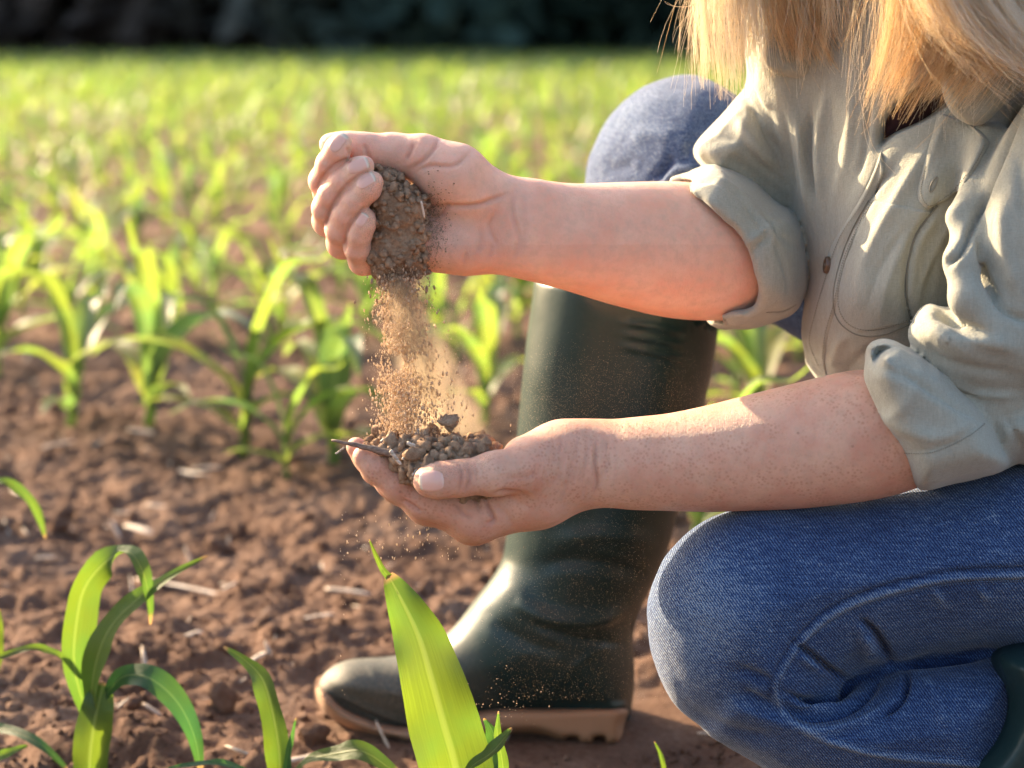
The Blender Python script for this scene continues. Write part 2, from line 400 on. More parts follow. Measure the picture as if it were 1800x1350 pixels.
okb = (np.hypot((x-.02)/.17, (y-1.5)/.07) > 1); x, y, s = x[okb], y[okb], s[okb]
V, F = scatter(CLODS, np.stack([x, y, ground_h(x, y)+s*.25], 1), s)
props(mesh_obj('soil_clods', V, F, MAT_GROUND, smooth=False), 'loose crumbs and clods of brown soil over the field', kind='stuff')
n = 22000
y = 1.2+RNG.random(n)**1.5*1.9; x = (RNG.random(n)-.5)*(.9+y*.6); s = .0010+.0022*RNG.random(n)**2
okb = (np.hypot((x-.02)/.17, (y-1.5)/.07) > 1); x, y, s = x[okb], y[okb], s[okb]
V, F = scatter(SMALL, np.stack([x, y, ground_h(x, y)+s*.3], 1), s)
props(mesh_obj('soil_crumbs', V, F, MAT_GROUND), 'fine soil crumbs strewn between the clods', kind='stuff')

# ------------------------------------------------------------------ straw bits on the ground
m, nt, b, o = M('weathered straw'); P = nd(nt, 'ShaderNodeTexCoord').outputs['Object']
c = ramp(nt, noise(nt, 60, 4, .6, mapping(nt, P, (1, 12, 12))), [(.35, (.30, .23, .17)), (.6, (.60, .51, .42))]); nt.links.new(c, b.inputs['Base Color']); b.inputs['Roughness'].default_value = .75
MAT_STRAW = m
def straw(name, px, py, L, ang, r=.0035, label=None, group=None, flat=.45, bend=.06, parent=None, Y=None, mat=None, dz=None):
    """a split stalk lying on the ground where px, py meets it"""
    if Y is None:
        q = at(px, py, 1.0); t = CAM_H/(CAM_H-q[2]); c0 = np.array([q[0]*t, t, 0]); c0[2] = float(ground_h(np.array([c0[0]]), np.array([c0[1]]))[0])+r+.002
    else: c0 = at(px, py, Y)
    n = 9; V = []; F = []; k = 6
    for i in range(n):
        t = i/(n-1)-.5; rr = r*(1-.3*abs(t)+.08*math.sin(i*2.3)); cx = t*L; cz = bend*L*(.25-t*t)
        if i in (0, n-1): rr *= .75
        for j in range(k):
            a = j/k*2*math.pi; jag = .12*L*0.12*math.sin(j*2.1+i) if i in (0, n-1) else 0
            V.append((cx+jag, rr*math.cos(a), cz+rr*flat*math.sin(a)))
    for i in range(n-1):
        for j in range(k): F.append((i*k+j, i*k+(j+1) % k, (i+1)*k+(j+1) % k, (i+1)*k+j))
    F.append(tuple(range(k))[::-1]); F.append(tuple((n-1)*k+j for j in range(k)))
    ob = mesh_obj(name, V, F, mat or MAT_STRAW); ob.location = c0; ob.rotation_euler = (random.uniform(-.3, .3), (dz or 0), ang)
    if label: props(ob, label, 'straw', group)
    return ob
SG = 'dry straw bits lying on the soil'
for a in [(250, 799, .040, -.5, .0042, 'short pale straw piece lying left of the corn row on the soil'),
          (104, 830, .048, .9, .0040, 'faint greyish straw stub near the left edge of the bare soil'),
          (330, 845, .034, -.7, .0050, 'darker flat straw chip beside the pale horizontal one'),
          (365, 838, .036, 0, .0050, 'pale horizontal straw chip under the middle corn plants'),
          (245, 945, .045, -.75, .0055, 'curved thick pale straw left of the long stalk'),
          (350, 1035, .17, -.62, .0035, 'long thin straw stalk lying diagonally across the bare soil'),
          (404, 1040, .026, 1.15, .0030, 'tiny upright straw sliver touching the long stalk'),
          (338, 1143, .022, .95, .0038, 'small whitish straw chip below the long stalk'),
          (612, 1066, .045, -.4, .0045, 'grey straw left of the large foreground leaf'),
          (560, 1100, .030, .5, .0030, 'thin straw just above the boot toe'),
          (225, 912, .030, -.2, .0035, 'dull straw piece above the curved thick one'),
          (30, 880, .032, -1.0, .0040, 'blurred grey straw at the left edge of the photo'),
          (455, 1190, .030, 1.2, .0030, 'slanting straw beside the small corn shoot'),
          (560, 1330, .055, .45, .0032, 'straw stalk in front of the boot sole'),
          (1260, 1290, .030, -.3, .0030, 'straw piece beside the kneeling leg in denim'),
          (80, 990, .020, .3, .0028, 'small straw splinter above the left corn plant')]:
    straw('straw', *a[:5], label=a[5], group=SG)
n = 1100; y = 1.3+RNG.random(n)*2.6; x = (RNG.random(n)-.5)*(.9+y*.7)
V, F = scatter([(ICO1[0]*np.array([1, .12, .06]), ICO1[1])], np.stack([x, y, ground_h(x, y)+.002], 1), .0015+.022*RNG.random(n)**2.5)
props(mesh_obj('chaff', V, F, MAT_STRAW), 'specks of pale chaff on the soil', kind='stuff')

# ------------------------------------------------------------------ corn
def leaf_mesh(C, W, nrm, nacross=6, fold=.35, wav=.0, seed=0, n=26):
    """ribbon along centre curve C with half widths W; nrm = upper side direction; V fold and wavy margin"""
    C = spline(C, 8); N_ = len(C); s = np.linspace(0, N_-1, n); C = np.array([np.interp(s, np.arange(N_), C[:, i]) for i in range(3)]).T
    Wt = np.interp(np.linspace(0, 1, n), np.linspace(0, 1, len(W)), W)
    T = np.gradient(C, axis=0); T /= np.linalg.norm(T, axis=1)[:, None]
    nrm = np.asarray(nrm, float)
    Nn = np.tile(nrm, (n, 1)) if nrm.ndim == 1 else np.array([np.interp(np.linspace(0, 1, n), np.linspace(0, 1, len(nrm)), nrm[:, i]) for i in range(3)]).T
    B = np.cross(T, Nn); B /= np.linalg.norm(B, axis=1)[:, None]+1e-9; Nn = np.cross(B, T)
    V = []; uv = []; ph = seed*1.7
    for i in range(n):
        for j in range(nacross+1):
            a = j/nacross*2-1; w = Wt[i]
            off = abs(a)**1.3*w*fold + wav*abs(a)**2*math.sin(i/n*19+ph+(1.6 if a > 0 else 0))*min(1, w/.008)
            V.append(C[i]+B[i]*a*w+Nn[i]*off); uv.append(((a+1)/2, i/(n-1)))
    F = [(i*(nacross+1)+j, i*(nacross+1)+j+1, (i+1)*(nacross+1)+j+1, (i+1)*(nacross+1)+j) for i in range(n-1) for j in range(nacross)]
    return np.array(V), np.array(F), np.array(uv)
def solid(ob, t=.00025):
    return ob
def tube_mesh(C, r, k=8):
    C = np.asarray(C, float); n = len(C); T = np.gradient(C, axis=0); T /= np.linalg.norm(T, axis=1)[:, None]+1e-12
    V = []; up = np.array([0.13, 1, .21])
    for i in range(n):
        a = np.cross(T[i], up); a /= np.linalg.norm(a)+1e-9; b_ = np.cross(T[i], a)
        for j in range(k): th = j/k*2*math.pi; V.append(C[i]+r[i]*(a*math.cos(th)+b_*math.sin(th)))
    F = [(i*k+j, i*k+(j+1) % k, (i+1)*k+(j+1) % k, (i+1)*k+j) for i in range(n-1) for j in range(k)]
    F.append(tuple(range(k))[::-1]); F.append(tuple((n-1)*k+j for j in range(k))); return V, F
def corn_variant(seed, low=False):
    """list of (name, V, F, uv, mat) for a young plant about 0.2 m tall, base at origin"""
    rd = random.Random(seed); out = []; H = rd.uniform(.06, .085)
    lean = np.array([rd.uniform(-.15, .15), rd.uniform(-.15, .15), 1])
    if not low:
        V, F = tube_mesh([np.array([0, 0, -.01])+lean*H*t for t in np.linspace(0, 1.1, 5)], [.0055, .005, .0045, .004, .003], 7); out.append(('stalk', V, F, None, LEAF[0]))
    nl = rd.choice([5, 6, 6, 7]) if not low else 5; az0 = rd.uniform(0, 6.28)
    for i in range(nl):
        az = az0+(i % 2)*math.pi+rd.uniform(-.5, .5); d = np.array([math.cos(az), math.sin(az), 0]); z0 = H*(.25+.8*i/nl); b0 = lean*z0
        L = rd.uniform(.11, .20)*(.75+.4*math.sin(math.pi*(i+.6)/nl)); up = .35+.85*i/nl
        if i >= nl-2: up = 1.5; L *= .85
        p = [b0, b0+d*L*.10+np.array([0, 0, L*.30*min(up, 1.2)]), b0+d*L*.33+np.array([0, 0, L*.55*up]), b0+d*L*.62+np.array([0, 0, L*.60*up]), b0+d*L*(.86)+np.array([0, 0, L*(.42*up if up < 1.2 else .85*up-.1)])]
        w = rd.uniform(.010, .0155)*(1 if i > 0 else .7)
        V, F, uv = leaf_mesh(p, np.array([.45, .85, 1, .95, .7, .35, .02])*w, d*(-1 if up > 1.2 else -.4)+np.array([0, 0, .9]), 4 if not low else 2, .4, .002, i, 16 if not low else 6)
        out.append(('leaf', V, F, uv, LEAF[rd.choice([0, 0, 1, 2])]))
    return out
VARIANTS = []
for sd in range(7):
    pr = []
    for nm, V, F, uv, mt in corn_variant(sd+40):
        me_o = mesh_obj(nm, V, F, mt, uv=uv); pr.append(me_o)
    VARIANTS.append(pr)
protos_used = [False]*7
def place_corn(x, y, rz, sc, label, group, var=None, tilt=0):
    k = var if var is not None else random.randrange(7)
    e = empty('corn_plant', (x, y, float(ground_h(np.array([x]), np.array([y]))[0])-.003)); e.rotation_euler = (tilt, random.uniform(-.1, .1), rz); e.scale = (sc,)*3
    props(e, label, 'corn plant', group)
    for p in VARIANTS[k]:
        if protos_used[k]: q = p.copy(); COL.objects.link(q)
        else: q = p
        q.parent = e
    protos_used[k] = True
    return e
def gpos(px, py):
    q = at(px, py, 1.0); t = CAM_H/(CAM_H-q[2]); return q[0]*t, t
NEARG = 'young corn plants in the rows behind the hands'
near = [(122, 742, 'young corn plant with drooping leaves, leftmost full plant of the nearest blurred row', 1.15, .3),
        (262, 752, 'young corn plant with a tall upright leaf, second from left in the nearest blurred row', 1.25, 1.4),
        (425, 790, 'bright young corn plant with forked upright leaves, third from left in the nearest blurred row', 1.2, 2.2),
        (588, 815, 'tall bright corn plant just left of the falling soil', 1.3, 3.0),
        (505, 835, 'small dark corn plant between the two bright ones left of the hand', .75, .9),
        (-10, 640, 'corn plant cut by the left edge beside the nearest blurred row', 1.25, 2.6),
        (850, 745, 'corn plant seen through the dust between the falling soil and the boot', 1.05, .6),
        (945, 600, 'corn plant directly behind the top of the planted boot', 1.2, 1.9),
        (1215, 985, 'low corn plant between the planted boot and the denim knee', 1.0, 2.9),
        (1345, 775, 'corn plant with a broad bright leaf between the boot and the shirt', 1.1, .1),
        (1290, 700, 'corn plant with arching leaves just right of the boot shaft', 1.0, 1.2)]
for i, (px, py, lb, sc, rz) in enumerate(near):
    x, y = gpos(px, py+(28 if px < 700 else 0)); place_corn(x, y, rz, sc*1.08, lb, NEARG, var=i % 7)
for px, py, sc, rz, lb in [(165, 545, 1.0, 1.0, 'young corn plant standing between the two leftmost plants of the nearest row, one row behind'), (372, 560, 1.05, 2.0, 'young corn plant with spread leaves one row behind, low and left of the raised fist'),
        (500, 600, 1.1, .4, 'young corn plant with a tall bright leaf just left below the raised fist'), (640, 600, .9, 1.7, 'young corn plant half hidden behind the top of the falling soil'),
        (800, 640, .9, 2.4, 'small corn plant showing right of the falling soil'), (40, 560, 1.0, .8, 'young corn plant one row behind at the far left edge'), (1400, 640, .9, 2.2, 'small corn plant seen under the rolled sleeve beside the shirt hem'), (1195, 900, .75, 1.3, 'small corn plant rising between the boot and the kneeling knee')]:
    x, y = gpos(px, py); place_corn(x, y, rz, sc, lb, NEARG)
# rows: they run from far left to near right
rdir = np.array([math.cos(R_(-9)), math.sin(R_(-9))]); rn = np.array([-rdir[1], rdir[0]])
pts = []
for r in range(1, 62):
    base = np.array([-.25, 2.72])+rn*.62*r
    for t in np.arange(-22, 22, .155):
        p = base+rdir*(t+random.uniform(-.035, .035))+rn*random.uniform(-.03, .03)
        if 2.9 < p[1] < 36 and abs(p[0]) < .30*p[1]*1.15+.5 and random.random() > .06: pts.append(p)
pts.sort(key=lambda p: p[1])
ordw = ['second', 'third', 'fourth', 'fifth', 'sixth', 'seventh', 'eighth', 'ninth', 'tenth', 'eleventh', 'twelfth']
for i, p in enumerate(pts[:285]):
    rr = int(round(((p-np.array([-.25, 2.72]))@rn)/.62)); q_ = proj(p[0], p[1], .1)[0]; side = 'near the left edge' if q_ < 280 else 'left of the raised hand' if q_ < 560 else 'behind the raised forearm' if q_ < 1000 else 'beyond the denim knees'
    word = ordw[min(max(rr-1, 0), 10)]
    place_corn(p[0], p[1], random.uniform(0, 6.28), random.uniform(.9, 1.32), f'blurred young corn plant in the {word} row back, {side}', f'corn plants of the {word} row, {side}')
# the rest of the field as one mass
low = [corn_variant(100+i, True) for i in range(8)]
lowm = [[], [], []]
Vs = [[], [], []]; Fs = [[], [], []]; U = [[], [], []]; offs = [0, 0, 0]
far = pts[285:]
for p in far:
    v = random.choice(low); a = random.uniform(0, 6.28); ca, sa = math.cos(a), math.sin(a); s = random.uniform(1.0, 1.35); z = 0
    Rm = np.array([[ca, -sa, 0], [sa, ca, 0], [0, 0, 1]])*s
    for nm, V, F, uv, mt in v:
        k = LEAF.index(mt); Vs[k].append(V@Rm.T+np.array([p[0], p[1], z])); Fs[k].append(np.asarray(F)+offs[k]); U[k].append(uv); offs[k] += len(V)
allV = np.concatenate([np.concatenate(v) for v in Vs]); o1 = [0, offs[0], offs[0]+offs[1]]
allF = np.concatenate([np.concatenate(f)+o1[k] for k, f in enumerate(Fs)]); mi = np.concatenate([np.full(sum(map(len, f)), k) for k, f in enumerate(Fs)])
props(mesh_obj('corn_field', allV, allF, mats=LEAF, midx=mi, uv=np.concatenate([np.concatenate(u) for u in U])), 'far rows of young corn merging into a green field', kind='stuff')

# foreground plants, leaf by leaf
def px_leaf(parent, pts, hw, nrm=(0, -1, .35), mat=0, fold=.3, wav=.0015, seed=0, n=34, across=8, name='leaf', label=None):
    """pts: (px, py, Y); hw: half widths in photo px"""
    C = np.array([at(*p) for p in pts]); Ym = np.mean([p[2] for p in pts]); W = np.array(hw)*Ym/FPX
    V, F, uv = leaf_mesh(C, W, nrm, across, fold, wav, seed, n)
    o = mesh_obj(name, local(V, parent), F, LEAF_FRONT[mat], parent, uv=uv)
    if label: o['label'] = label
    return o
def px_stalk(parent, pts, r):
    C = spline([at(*p) for p in pts], 5); V, F = tube_mesh(C, np.interp(np.linspace(0, 1, len(C)), np.linspace(0, 1, len(r)), r), 10); return mesh_obj('stalk', local(V, parent), F, LEAF_FRONT[0], parent)
FG = 'young corn plants in the front row'
def fplant(px, Y, label):
    q = at(px, 1350, Y); e = empty('corn_plant', (q[0], Y, -.003)); props(e, label, 'corn plant', FG); return e
e = fplant(168, 1.38, 'crisp young corn plant at lower left with one leaf bent over and one pointing right'); Y = 1.38
px_stalk(e, [(168, 1520, Y), (166, 1400, Y), (172, 1260, Y), (160, 1200, Y)], [.007, .0075, .007, .004])
px_leaf(e, [(150, 1250, Y), (130, 1170, Y-.006), (135, 1090, Y), (150, 1030, Y+.004), (190, 985, Y), (228, 972, Y-.004), (252, 1008, Y-.016), (262, 1055, Y-.02), (264, 1098, Y-.02)], [18, 28, 36, 34, 28, 23, 17, 14, 9, 2], nrm=[(.75, -.6, .1), (.75, -.6, .1), (.6, -.7, .2), (.3, -.2, .9), (.75, -.6, .6), (.7, -.7, .1)], mat=0, seed=1)
px_leaf(e, [(160, 1250, Y-.012), (166, 1180, Y-.018), (190, 1110, Y-.02), (240, 1055, Y-.02), (300, 1012, Y-.01), (366, 977, Y)], [16, 27, 29, 22, 15, 8, 1.5], nrm=(-.5, -.75, .45), mat=2, fold=.25, seed=2)
px_leaf(e, [(185, 1225, Y-.012), (215, 1190, Y-.02), (262, 1192, Y-.03), (310, 1232, Y-.036), (340, 1290, Y-.04), (353, 1352, Y-.04)], [6, 16, 24, 24, 20, 13, 5], nrm=(.15, -.75, .62), mat=1, fold=.25, seed=3)
px_leaf(e, [(160, 1400, Y-.01), (158, 1330, Y-.016), (170, 1250, Y-.018), (182, 1200, Y-.012)], [26, 32, 34, 28, 14], nrm=(.1, -1, 0), mat=0, fold=-.35, seed=4)
px_leaf(e, [(140, 1190, Y), (100, 1150, Y-.01), (50, 1140, Y-.02), (-10, 1160, Y-.03)], [5, 8, 9, 8, 5], nrm=(0, -.5, .8), mat=0, seed=5)
e = fplant(500, 1.30, 'small corn shoot at the bottom, between the leftmost plant and the broad leaf'); Y = 1.32
px_stalk(e, [(500, 1520, Y), (498, 1420, Y), (495, 1330, Y)], [.006, .006, .004])
px_leaf(e, [(492, 1400, Y), (492, 1330, Y-.01), (480, 1255, Y-.015), (462, 1195, Y-.01), (430, 1160, Y), (393, 1137, Y+.01)], [18, 25, 25, 20, 10, 2], nrm=(-.35, -.9, .1), mat=0, fold=.3, seed=6)
px_leaf(e, [(500, 1390, Y-.02), (505, 1330, Y-.02), (520, 1262, Y-.02)], [9, 9, 6, 1], nrm=(.6, -.8, 0), mat=1, seed=7)
px_leaf(e, [(505, 1375, Y-.02), (540, 1338, Y-.03), (590, 1325, Y-.04), (640, 1322, Y-.05), (700, 1362, Y-.06)], [6, 10, 12, 20, 16, 8], nrm=[(0, -.35, .9), (0, -.6, .8), (0, -.8, .6), (.2, -.9, .4)], mat=0, seed=8)
px_leaf(e, [(490, 1400, Y), (420, 1350, Y-.02), (360, 1342, Y-.03), (290, 1352, Y-.04)], [6, 8, 9, 6, 2], nrm=(0, -.4, .9), mat=1, seed=9)
e = fplant(850, 1.165, 'large corn plant whose single broad glowing leaf rises in front of the boot'); Y = 1.165
px_stalk(e, [(860, 1640, Y+.02), (855, 1500, Y+.02), (850, 1400, Y+.01)], [.008, .008, .006])
o_ = px_leaf(e, [(815, 1440, Y+.004), (801, 1350, Y-.004), (779, 1270, Y-.008), (757, 1190, Y-.008), (736, 1120, Y-.004), (706, 1055, Y), (682, 1010, Y+.004)], [58, 68, 66, 58, 48, 30, 9], nrm=(.15, -1, .12), mat=2, fold=.30, wav=.0040, seed=10, n=60, across=12)
px_leaf(e, [(684, 1014, Y+.004), (672, 1000, Y+.003), (660, 975, Y), (649, 948, Y)], [7, 5.5, 4, .8], nrm=(.2, -1, 0), mat=0, fold=.5, wav=0, seed=11, n=10, across=4, name='leaf_tip')
px_leaf(e, [(850, 1440, Y+.03), (862, 1350, Y+.03), (868, 1295, Y+.028), (852, 1262, Y+.02)], [18, 24, 20, 12, 3], nrm=(-.4, -.9, .1), mat=1, seed=12)
px_leaf(e, [(812, 1372, Y-.02), (832, 1345, Y-.026), (862, 1325, Y-.03), (885, 1300, Y-.03), (900, 1280, Y-.03)], [6, 9, 14, 12, 2], nrm=(-.3, -.6, .7), mat=0, fold=.5, seed=13)
px_leaf(e, [(880, 1420, Y+.01), (884, 1350, Y+.005), (874, 1290, Y), (876, 1250, Y)], [12, 11, 8, 1], nrm=(.5, -.8, 0), mat=0, seed=14)
e = fplant(-60, 1.55, 'corn plant outside the left edge whose thin leaves reach into the photo'); Y = 1.55
px_stalk(e, [(-60, 1330, Y), (-60, 1250, Y), (-58, 1050, Y)], [.006, .006, .004])
px_leaf(e, [(-60, 900, Y), (-10, 848, Y), (35, 862, Y), (65, 900, Y), (80, 946, Y)], [4, 8, 10, 8, 1.5], nrm=(0, -.5, .8), mat=2, seed=15)
px_leaf(e, [(-30, 1230, Y-.1), (-8, 1160, Y-.1), (-4, 1110, Y-.1), (-2, 1070, Y-.1)], [8, 12, 11, 2], nrm=(.2, -1, 0), mat=2, seed=16)
px_leaf(e, [(-60, 1280, Y-.12), (10, 1282, Y-.14), (70, 1308, Y-.16), (118, 1352, Y-.17)], [8, 10, 9, 3], nrm=(.2, -.7, .6), mat=1, seed=17)
px_leaf(e, [(-30, 1345, Y-.2), (10, 1325, Y-.2), (50, 1310, Y-.2)], [9, 9, 2], nrm=(.2, -.7, .6), mat=2, seed=18)
e = fplant(1170, 1.30, 'tiny corn sprout blade at the bottom beside the denim knee'); Y = 1.30
px_leaf(e, [(1178, 1450, Y), (1170, 1370, Y), (1162, 1330, Y), (1150, 1303, Y)], [6, 5, 4, .6], nrm=(.3, -1, 0), mat=2, seed=19)

# ------------------------------------------------------------------ wood beyond the field
m, nt, b, o = M('dark wood foliage'); oi = noise(nt, .25, 2, .5, geo_pos(nt))
sx = nd(nt, 'ShaderNodeSeparateXYZ'); nt.links.new(geo_pos(nt), sx.inputs[0])
kind_f = ramp(nt, mth(nt, 'ADD', mth(nt, 'MULTIPLY', mth(nt, 'ADD', sx.outputs[0], 14), .04), mth(nt, 'MULTIPLY', oi, .25)), [(.42, (.060, .042, .032)), (.62, (.026, .052, .036))])
nt.links.new(kind_f, b.inputs['Base Color']); b.inputs['Roughness'].default_value = .8; MAT_WOOD = m
m, nt, b, o = M('tree bark'); b.inputs['Base Color'].default_value = (.03, .022, .016, 1); b.inputs['Roughness'].default_value = .9; MAT_BARK = m
n = 60; tr_ = []; Vb = []; Fb = []; ob_ = 0
P = []; S = []
for i in range(n):
    x = -30+60*i/n+random.uniform(-.8, .8); y = 39+random.uniform(0, 11)-.10*x; h = random.uniform(9, 13)
    V, F = tube_mesh([np.array([x, y, -.3]), np.array([x+.1, y, h*.4]), np.array([x, y+.1, h*.85])], [.22, .16, .05], 7)
    Vb += list(V); Fb += [tuple(k+ob_ for k in f) for f in F]; ob_ += len(V)
    for k in range(330):
        z = random.random()**.8*h; rad = (1.7+.9*math.sin(z/h*3.1))*math.sqrt(random.random()); a = random.uniform(0, 6.28)
        P.append((x+rad*math.cos(a)*1.3, y+rad*math.sin(a), z)); S.append(random.uniform(.5, 1.0))
LEAFCL = []
for k in range(5):
    V = []; F = []
    for j in range(10):
        c = RNG.normal(size=3)*.55; u = RNG.normal(size=3)*.33; v = RNG.normal(size=3)*.33
        V += [c-u, c-v, c+u, c+v]; F.append([4*j, 4*j+1, 4*j+2, 4*j+3])
    LEAFCL.append((np.array(V), np.array(F)))
V, F = scatter(LEAFCL, P, np.array(S))
fo = mesh_obj('distant_wood', V, F, MAT_WOOD, smooth=False); props(fo, 'dark blurred edge of a wood beyond the corn field', kind='stuff')
tk = mesh_obj('trunks', Vb, Fb, MAT_BARK, fo); props(tk, kind='stuff')
# ------------------------------------------------------------------ person
person = empty('person', (.35, 1.33, 0)); props(person, 'crouching person in grey green shirt, blue jeans and rubber boots sifting soil between the hands', 'person')
def chainpx(f, pts, Y0, **kw):
    """pts: (px, py, dy in mm, radius in photo px)"""
    P = [at(p[0], p[1], Y0+p[2]/1000) for p in pts]; r = [p[3]*(Y0+p[2]/1000)/FPX for p in pts]
    if 'root' in kw and kw['root'] is not None: kw['root'] = (kw['root'][0], kw['root'][1], kw['root'][2])
    f.chain(P, r, **kw)
def boxpx(x0, y0, x1, y1, Ya, Yb, h):
    C = np.array([at(x, y, Y) for x in (x0, x1) for y in (y0, y1) for Y in (Ya, Yb)]); return Field(C.min(0), C.max(0), h)

# ---- skin
def mat_skin(name, base, red, spots, freck):
    m, nt, b, o = M(name); P = geo_pos(nt)
    at_ = nd(nt, 'ShaderNodeAttribute', attribute_name='tint').outputs['Fac']
    n1 = noise(nt, 38, 4, .6, P); n2 = noise(nt, 150, 4, .65, P); n3 = noise(nt, 420, 3, .6, P)
    c = mix(nt, base, red, ramp(nt, n1, [(.36, gry(0)), (.66, gry(1))]))
    c = mix(nt, c, tuple(x*.82 for x in base), ramp(nt, n2, [(.45, gry(0)), (.72, gry(.8))]))
    if freck:
        v = nd(nt, 'ShaderNodeTexVoronoi'); v.inputs['Scale'].default_value = 430; v.inputs['Randomness'].default_value = 1; nt.links.new(P, v.inputs['Vector'])
        s = mth(nt, 'MULTIPLY', ramp(nt, v.outputs['Distance'], [(.05, gry(1)), (.50, gry(0))]), ramp(nt, noise(nt, 70, 2, .5, P), [(.36, gry(0)), (.60, gry(freck*.8))]))
        c = mix(nt, c, spots, s)
        v2 = nd(nt, 'ShaderNodeTexVoronoi'); v2.inputs['Scale'].default_value = 62; nt.links.new(P, v2.inputs['Vector'])
        c = mix(nt, c, tuple(x*.6 for x in spots), mth(nt, 'MULTIPLY', ramp(nt, v2.outputs['Distance'], [(.035, gry(1)), (.07, gry(0))]), .5*freck))
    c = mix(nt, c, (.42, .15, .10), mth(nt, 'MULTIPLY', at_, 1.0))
    dirt = nd(nt, 'ShaderNodeAttribute', attribute_name='dirt').outputs['Fac']
    c = mix(nt, c, (.20, .125, .08), mth(nt, 'MULTIPLY', dirt, ramp(nt, noise(nt, 1300, 5, .85, P), [(.50, gry(0)), (.66, gry(.8))])))
    nt.links.new(c, b.inputs['Base Color']); b.inputs['Roughness'].default_value = .48; b.inputs['Specular IOR Level'].default_value = .30
    b.inputs['Subsurface Weight'].default_value = .35; b.inputs['Subsurface Radius'].default_value = (1, .32, .16); b.inputs['Subsurface Scale'].default_value = .006
    v = nd(nt, 'ShaderNodeTexVoronoi', feature='DISTANCE_TO_EDGE'); v.inputs['Scale'].default_value = 1050; nt.links.new(P, v.inputs['Vector'])
    w = noise(nt, 1, 3, .5, mapping(nt, P, (900, 250, 250)))
    q = bump(nt, None, ramp(nt, v.outputs['Distance'], [(0, gry(0)), (.12, gry(1))]), .00022, .7); q = bump(nt, None, w, .0005, .45, q); bump(nt, b, n3, .0006, .6, q)
    return m
SK1 = mat_skin('skin pale', (.84, .52, .385), (.80, .41, .29), (.45, .22, .15), .10)
SK2 = mat_skin('skin weathered', (.70, .425, .305), (.62, .31, .215), (.47, .22, .135), .95)
m, nt, b, o = M('fingernail'); v = nd(nt, 'ShaderNodeSeparateXYZ'); nt.links.new(nd(nt, 'ShaderNodeUVMap').outputs[0], v.inputs[0])
c = ramp(nt, v.outputs[1], [(0, (.74, .50, .42)), (.14, (.72, .40, .31)), (.84, (.74, .42, .33)), (.90, (.72, .58, .45)), (1, (.48, .38, .28))])
nt.links.new(c, b.inputs['Base Color']); b.inputs['Roughness'].default_value = .32; b.inputs['Coat Weight'].default_value = .08; b.inputs['Subsurface Weight'].default_value = .2; b.inputs['Subsurface Scale'].default_value = .003
bump(nt, b, noise(nt, 1, 2, .5, mapping(nt, nd(nt, 'ShaderNodeUVMap').outputs[0], (26, 1.5, 1))), .0002, .5); MAT_NAIL = m

# ---- raised hand and forearm (palm to the camera, thumb on top, fingers curled over the soil)
YU = 1.245
def surf_hit(fld, px, py, Ya=1.0, Yb=1.6):
    p = at(px, py, Ya); q = at(px, py, Yb); d = q-p; L = np.linalg.norm(d); d /= L; t = 0; lo_ = fld.lo; hi_ = fld.lo+(fld.n-1)*fld.h
    for _ in range(600):
        w = p+d*t
        if np.any(w < lo_) or np.any(w > hi_): t += .003; s_ = 1
        else:
            s_ = float(fld.sample(w[None])[0])
            if s_ < .0001: break
            t += max(min(s_*.5, .004), .0003)
        if t > L: return None
    return p+d*t
def smooth_arm(p, n=4): return [tuple(q) for q in spline(p, n)]
ARM_U = None
A = boxpx(520, 190, 1440, 620, YU-.06, YU+.15, .00095)
ARM_U = smooth_arm([(905, 372, 4, 50), (1000, 400, 18, 63), (1100, 424, 38, 88), (1230, 443, 62, 107), (1315, 456, 78, 88)])
chainpx(A, ARM_U, YU, kin=.012)
chainpx(A, smooth_arm([(905, 424, 2, 49), (1000, 432, 16, 63), (1100, 436, 36, 84), (1200, 444, 55, 96)]), YU, kin=.012, k=.012)
for (mx, my, md, mr), wy in (((728, 305, 15, 33), 374), ((722, 348, 17, 36), 392), ((716, 395, 17, 37), 412), ((712, 440, 12, 36), 428)):
    chainpx(A, [(920, wy, 4, 42), (820, (wy+my)/2, 10, 42), (mx, my, md, mr)], YU, kin=.008, k=.012)
A.ell(at(812, 322, YU-.004), (.029, .019, .0185), k=.014, rot=(0, 22, 0))      # thenar
A.ell(at(800, 432, YU+.002), (.034, .017, .0145), k=.012, rot=(0, 4, 0))       # hypothenar
chainpx(A, [(800, 300, -8, 47), (742, 277, -4, 37), (690, 268, -2, 30), (640, 264, -4, 26.5), (606, 260, -4, 24), (580, 254, -3, 19)], YU, kin=.008, k=.006, root=(0, .035, .018))
fk = dict(kin=.004, k=.0008)
chainpx(A, [(728, 318, 15, 30), (640, 330, 14, 28), (579, 338, 2, 27.5), (567, 318, -10, 23), (579, 288, -20, 22), (594, 262, -25, 21.5), (602, 251, -26, 17)], YU, root=(0, .022, .012), **fk)
chainpx(A, [(722, 350, 16, 32), (630, 372, 14, 29), (577, 388, 3, 27), (573, 366, -12, 23.5), (583, 342, -19, 22.5), (602, 319, -24, 22), (628, 299, -28, 21.5), (641, 291, -29, 17)], YU, root=(0, .022, .012), **fk)
chainpx(A, [(716, 398, 15, 32), (650, 420, 12, 29), (602, 427, 0, 27), (597, 402, -14, 24.5), (607, 377, -21, 23.5), (624, 354, -26, 23), (647, 330, -30, 23), (656, 319, -31, 17.5)], YU, root=(0, .022, .012), **fk)
chainpx(A, [(710, 440, 10, 32), (672, 456, 6, 28), (638, 458, -3, 24.5), (628, 436, -16, 22), (632, 410, -23, 21), (640, 392, -26, 19.5), (644, 381, -27, 15)], YU, root=(0, .022, .012), **fk)
VA, FA = A.mesh(); VA = relax(VA, FA, 1, .5); sc = Sculpt(VA, FA)
G = -.0013
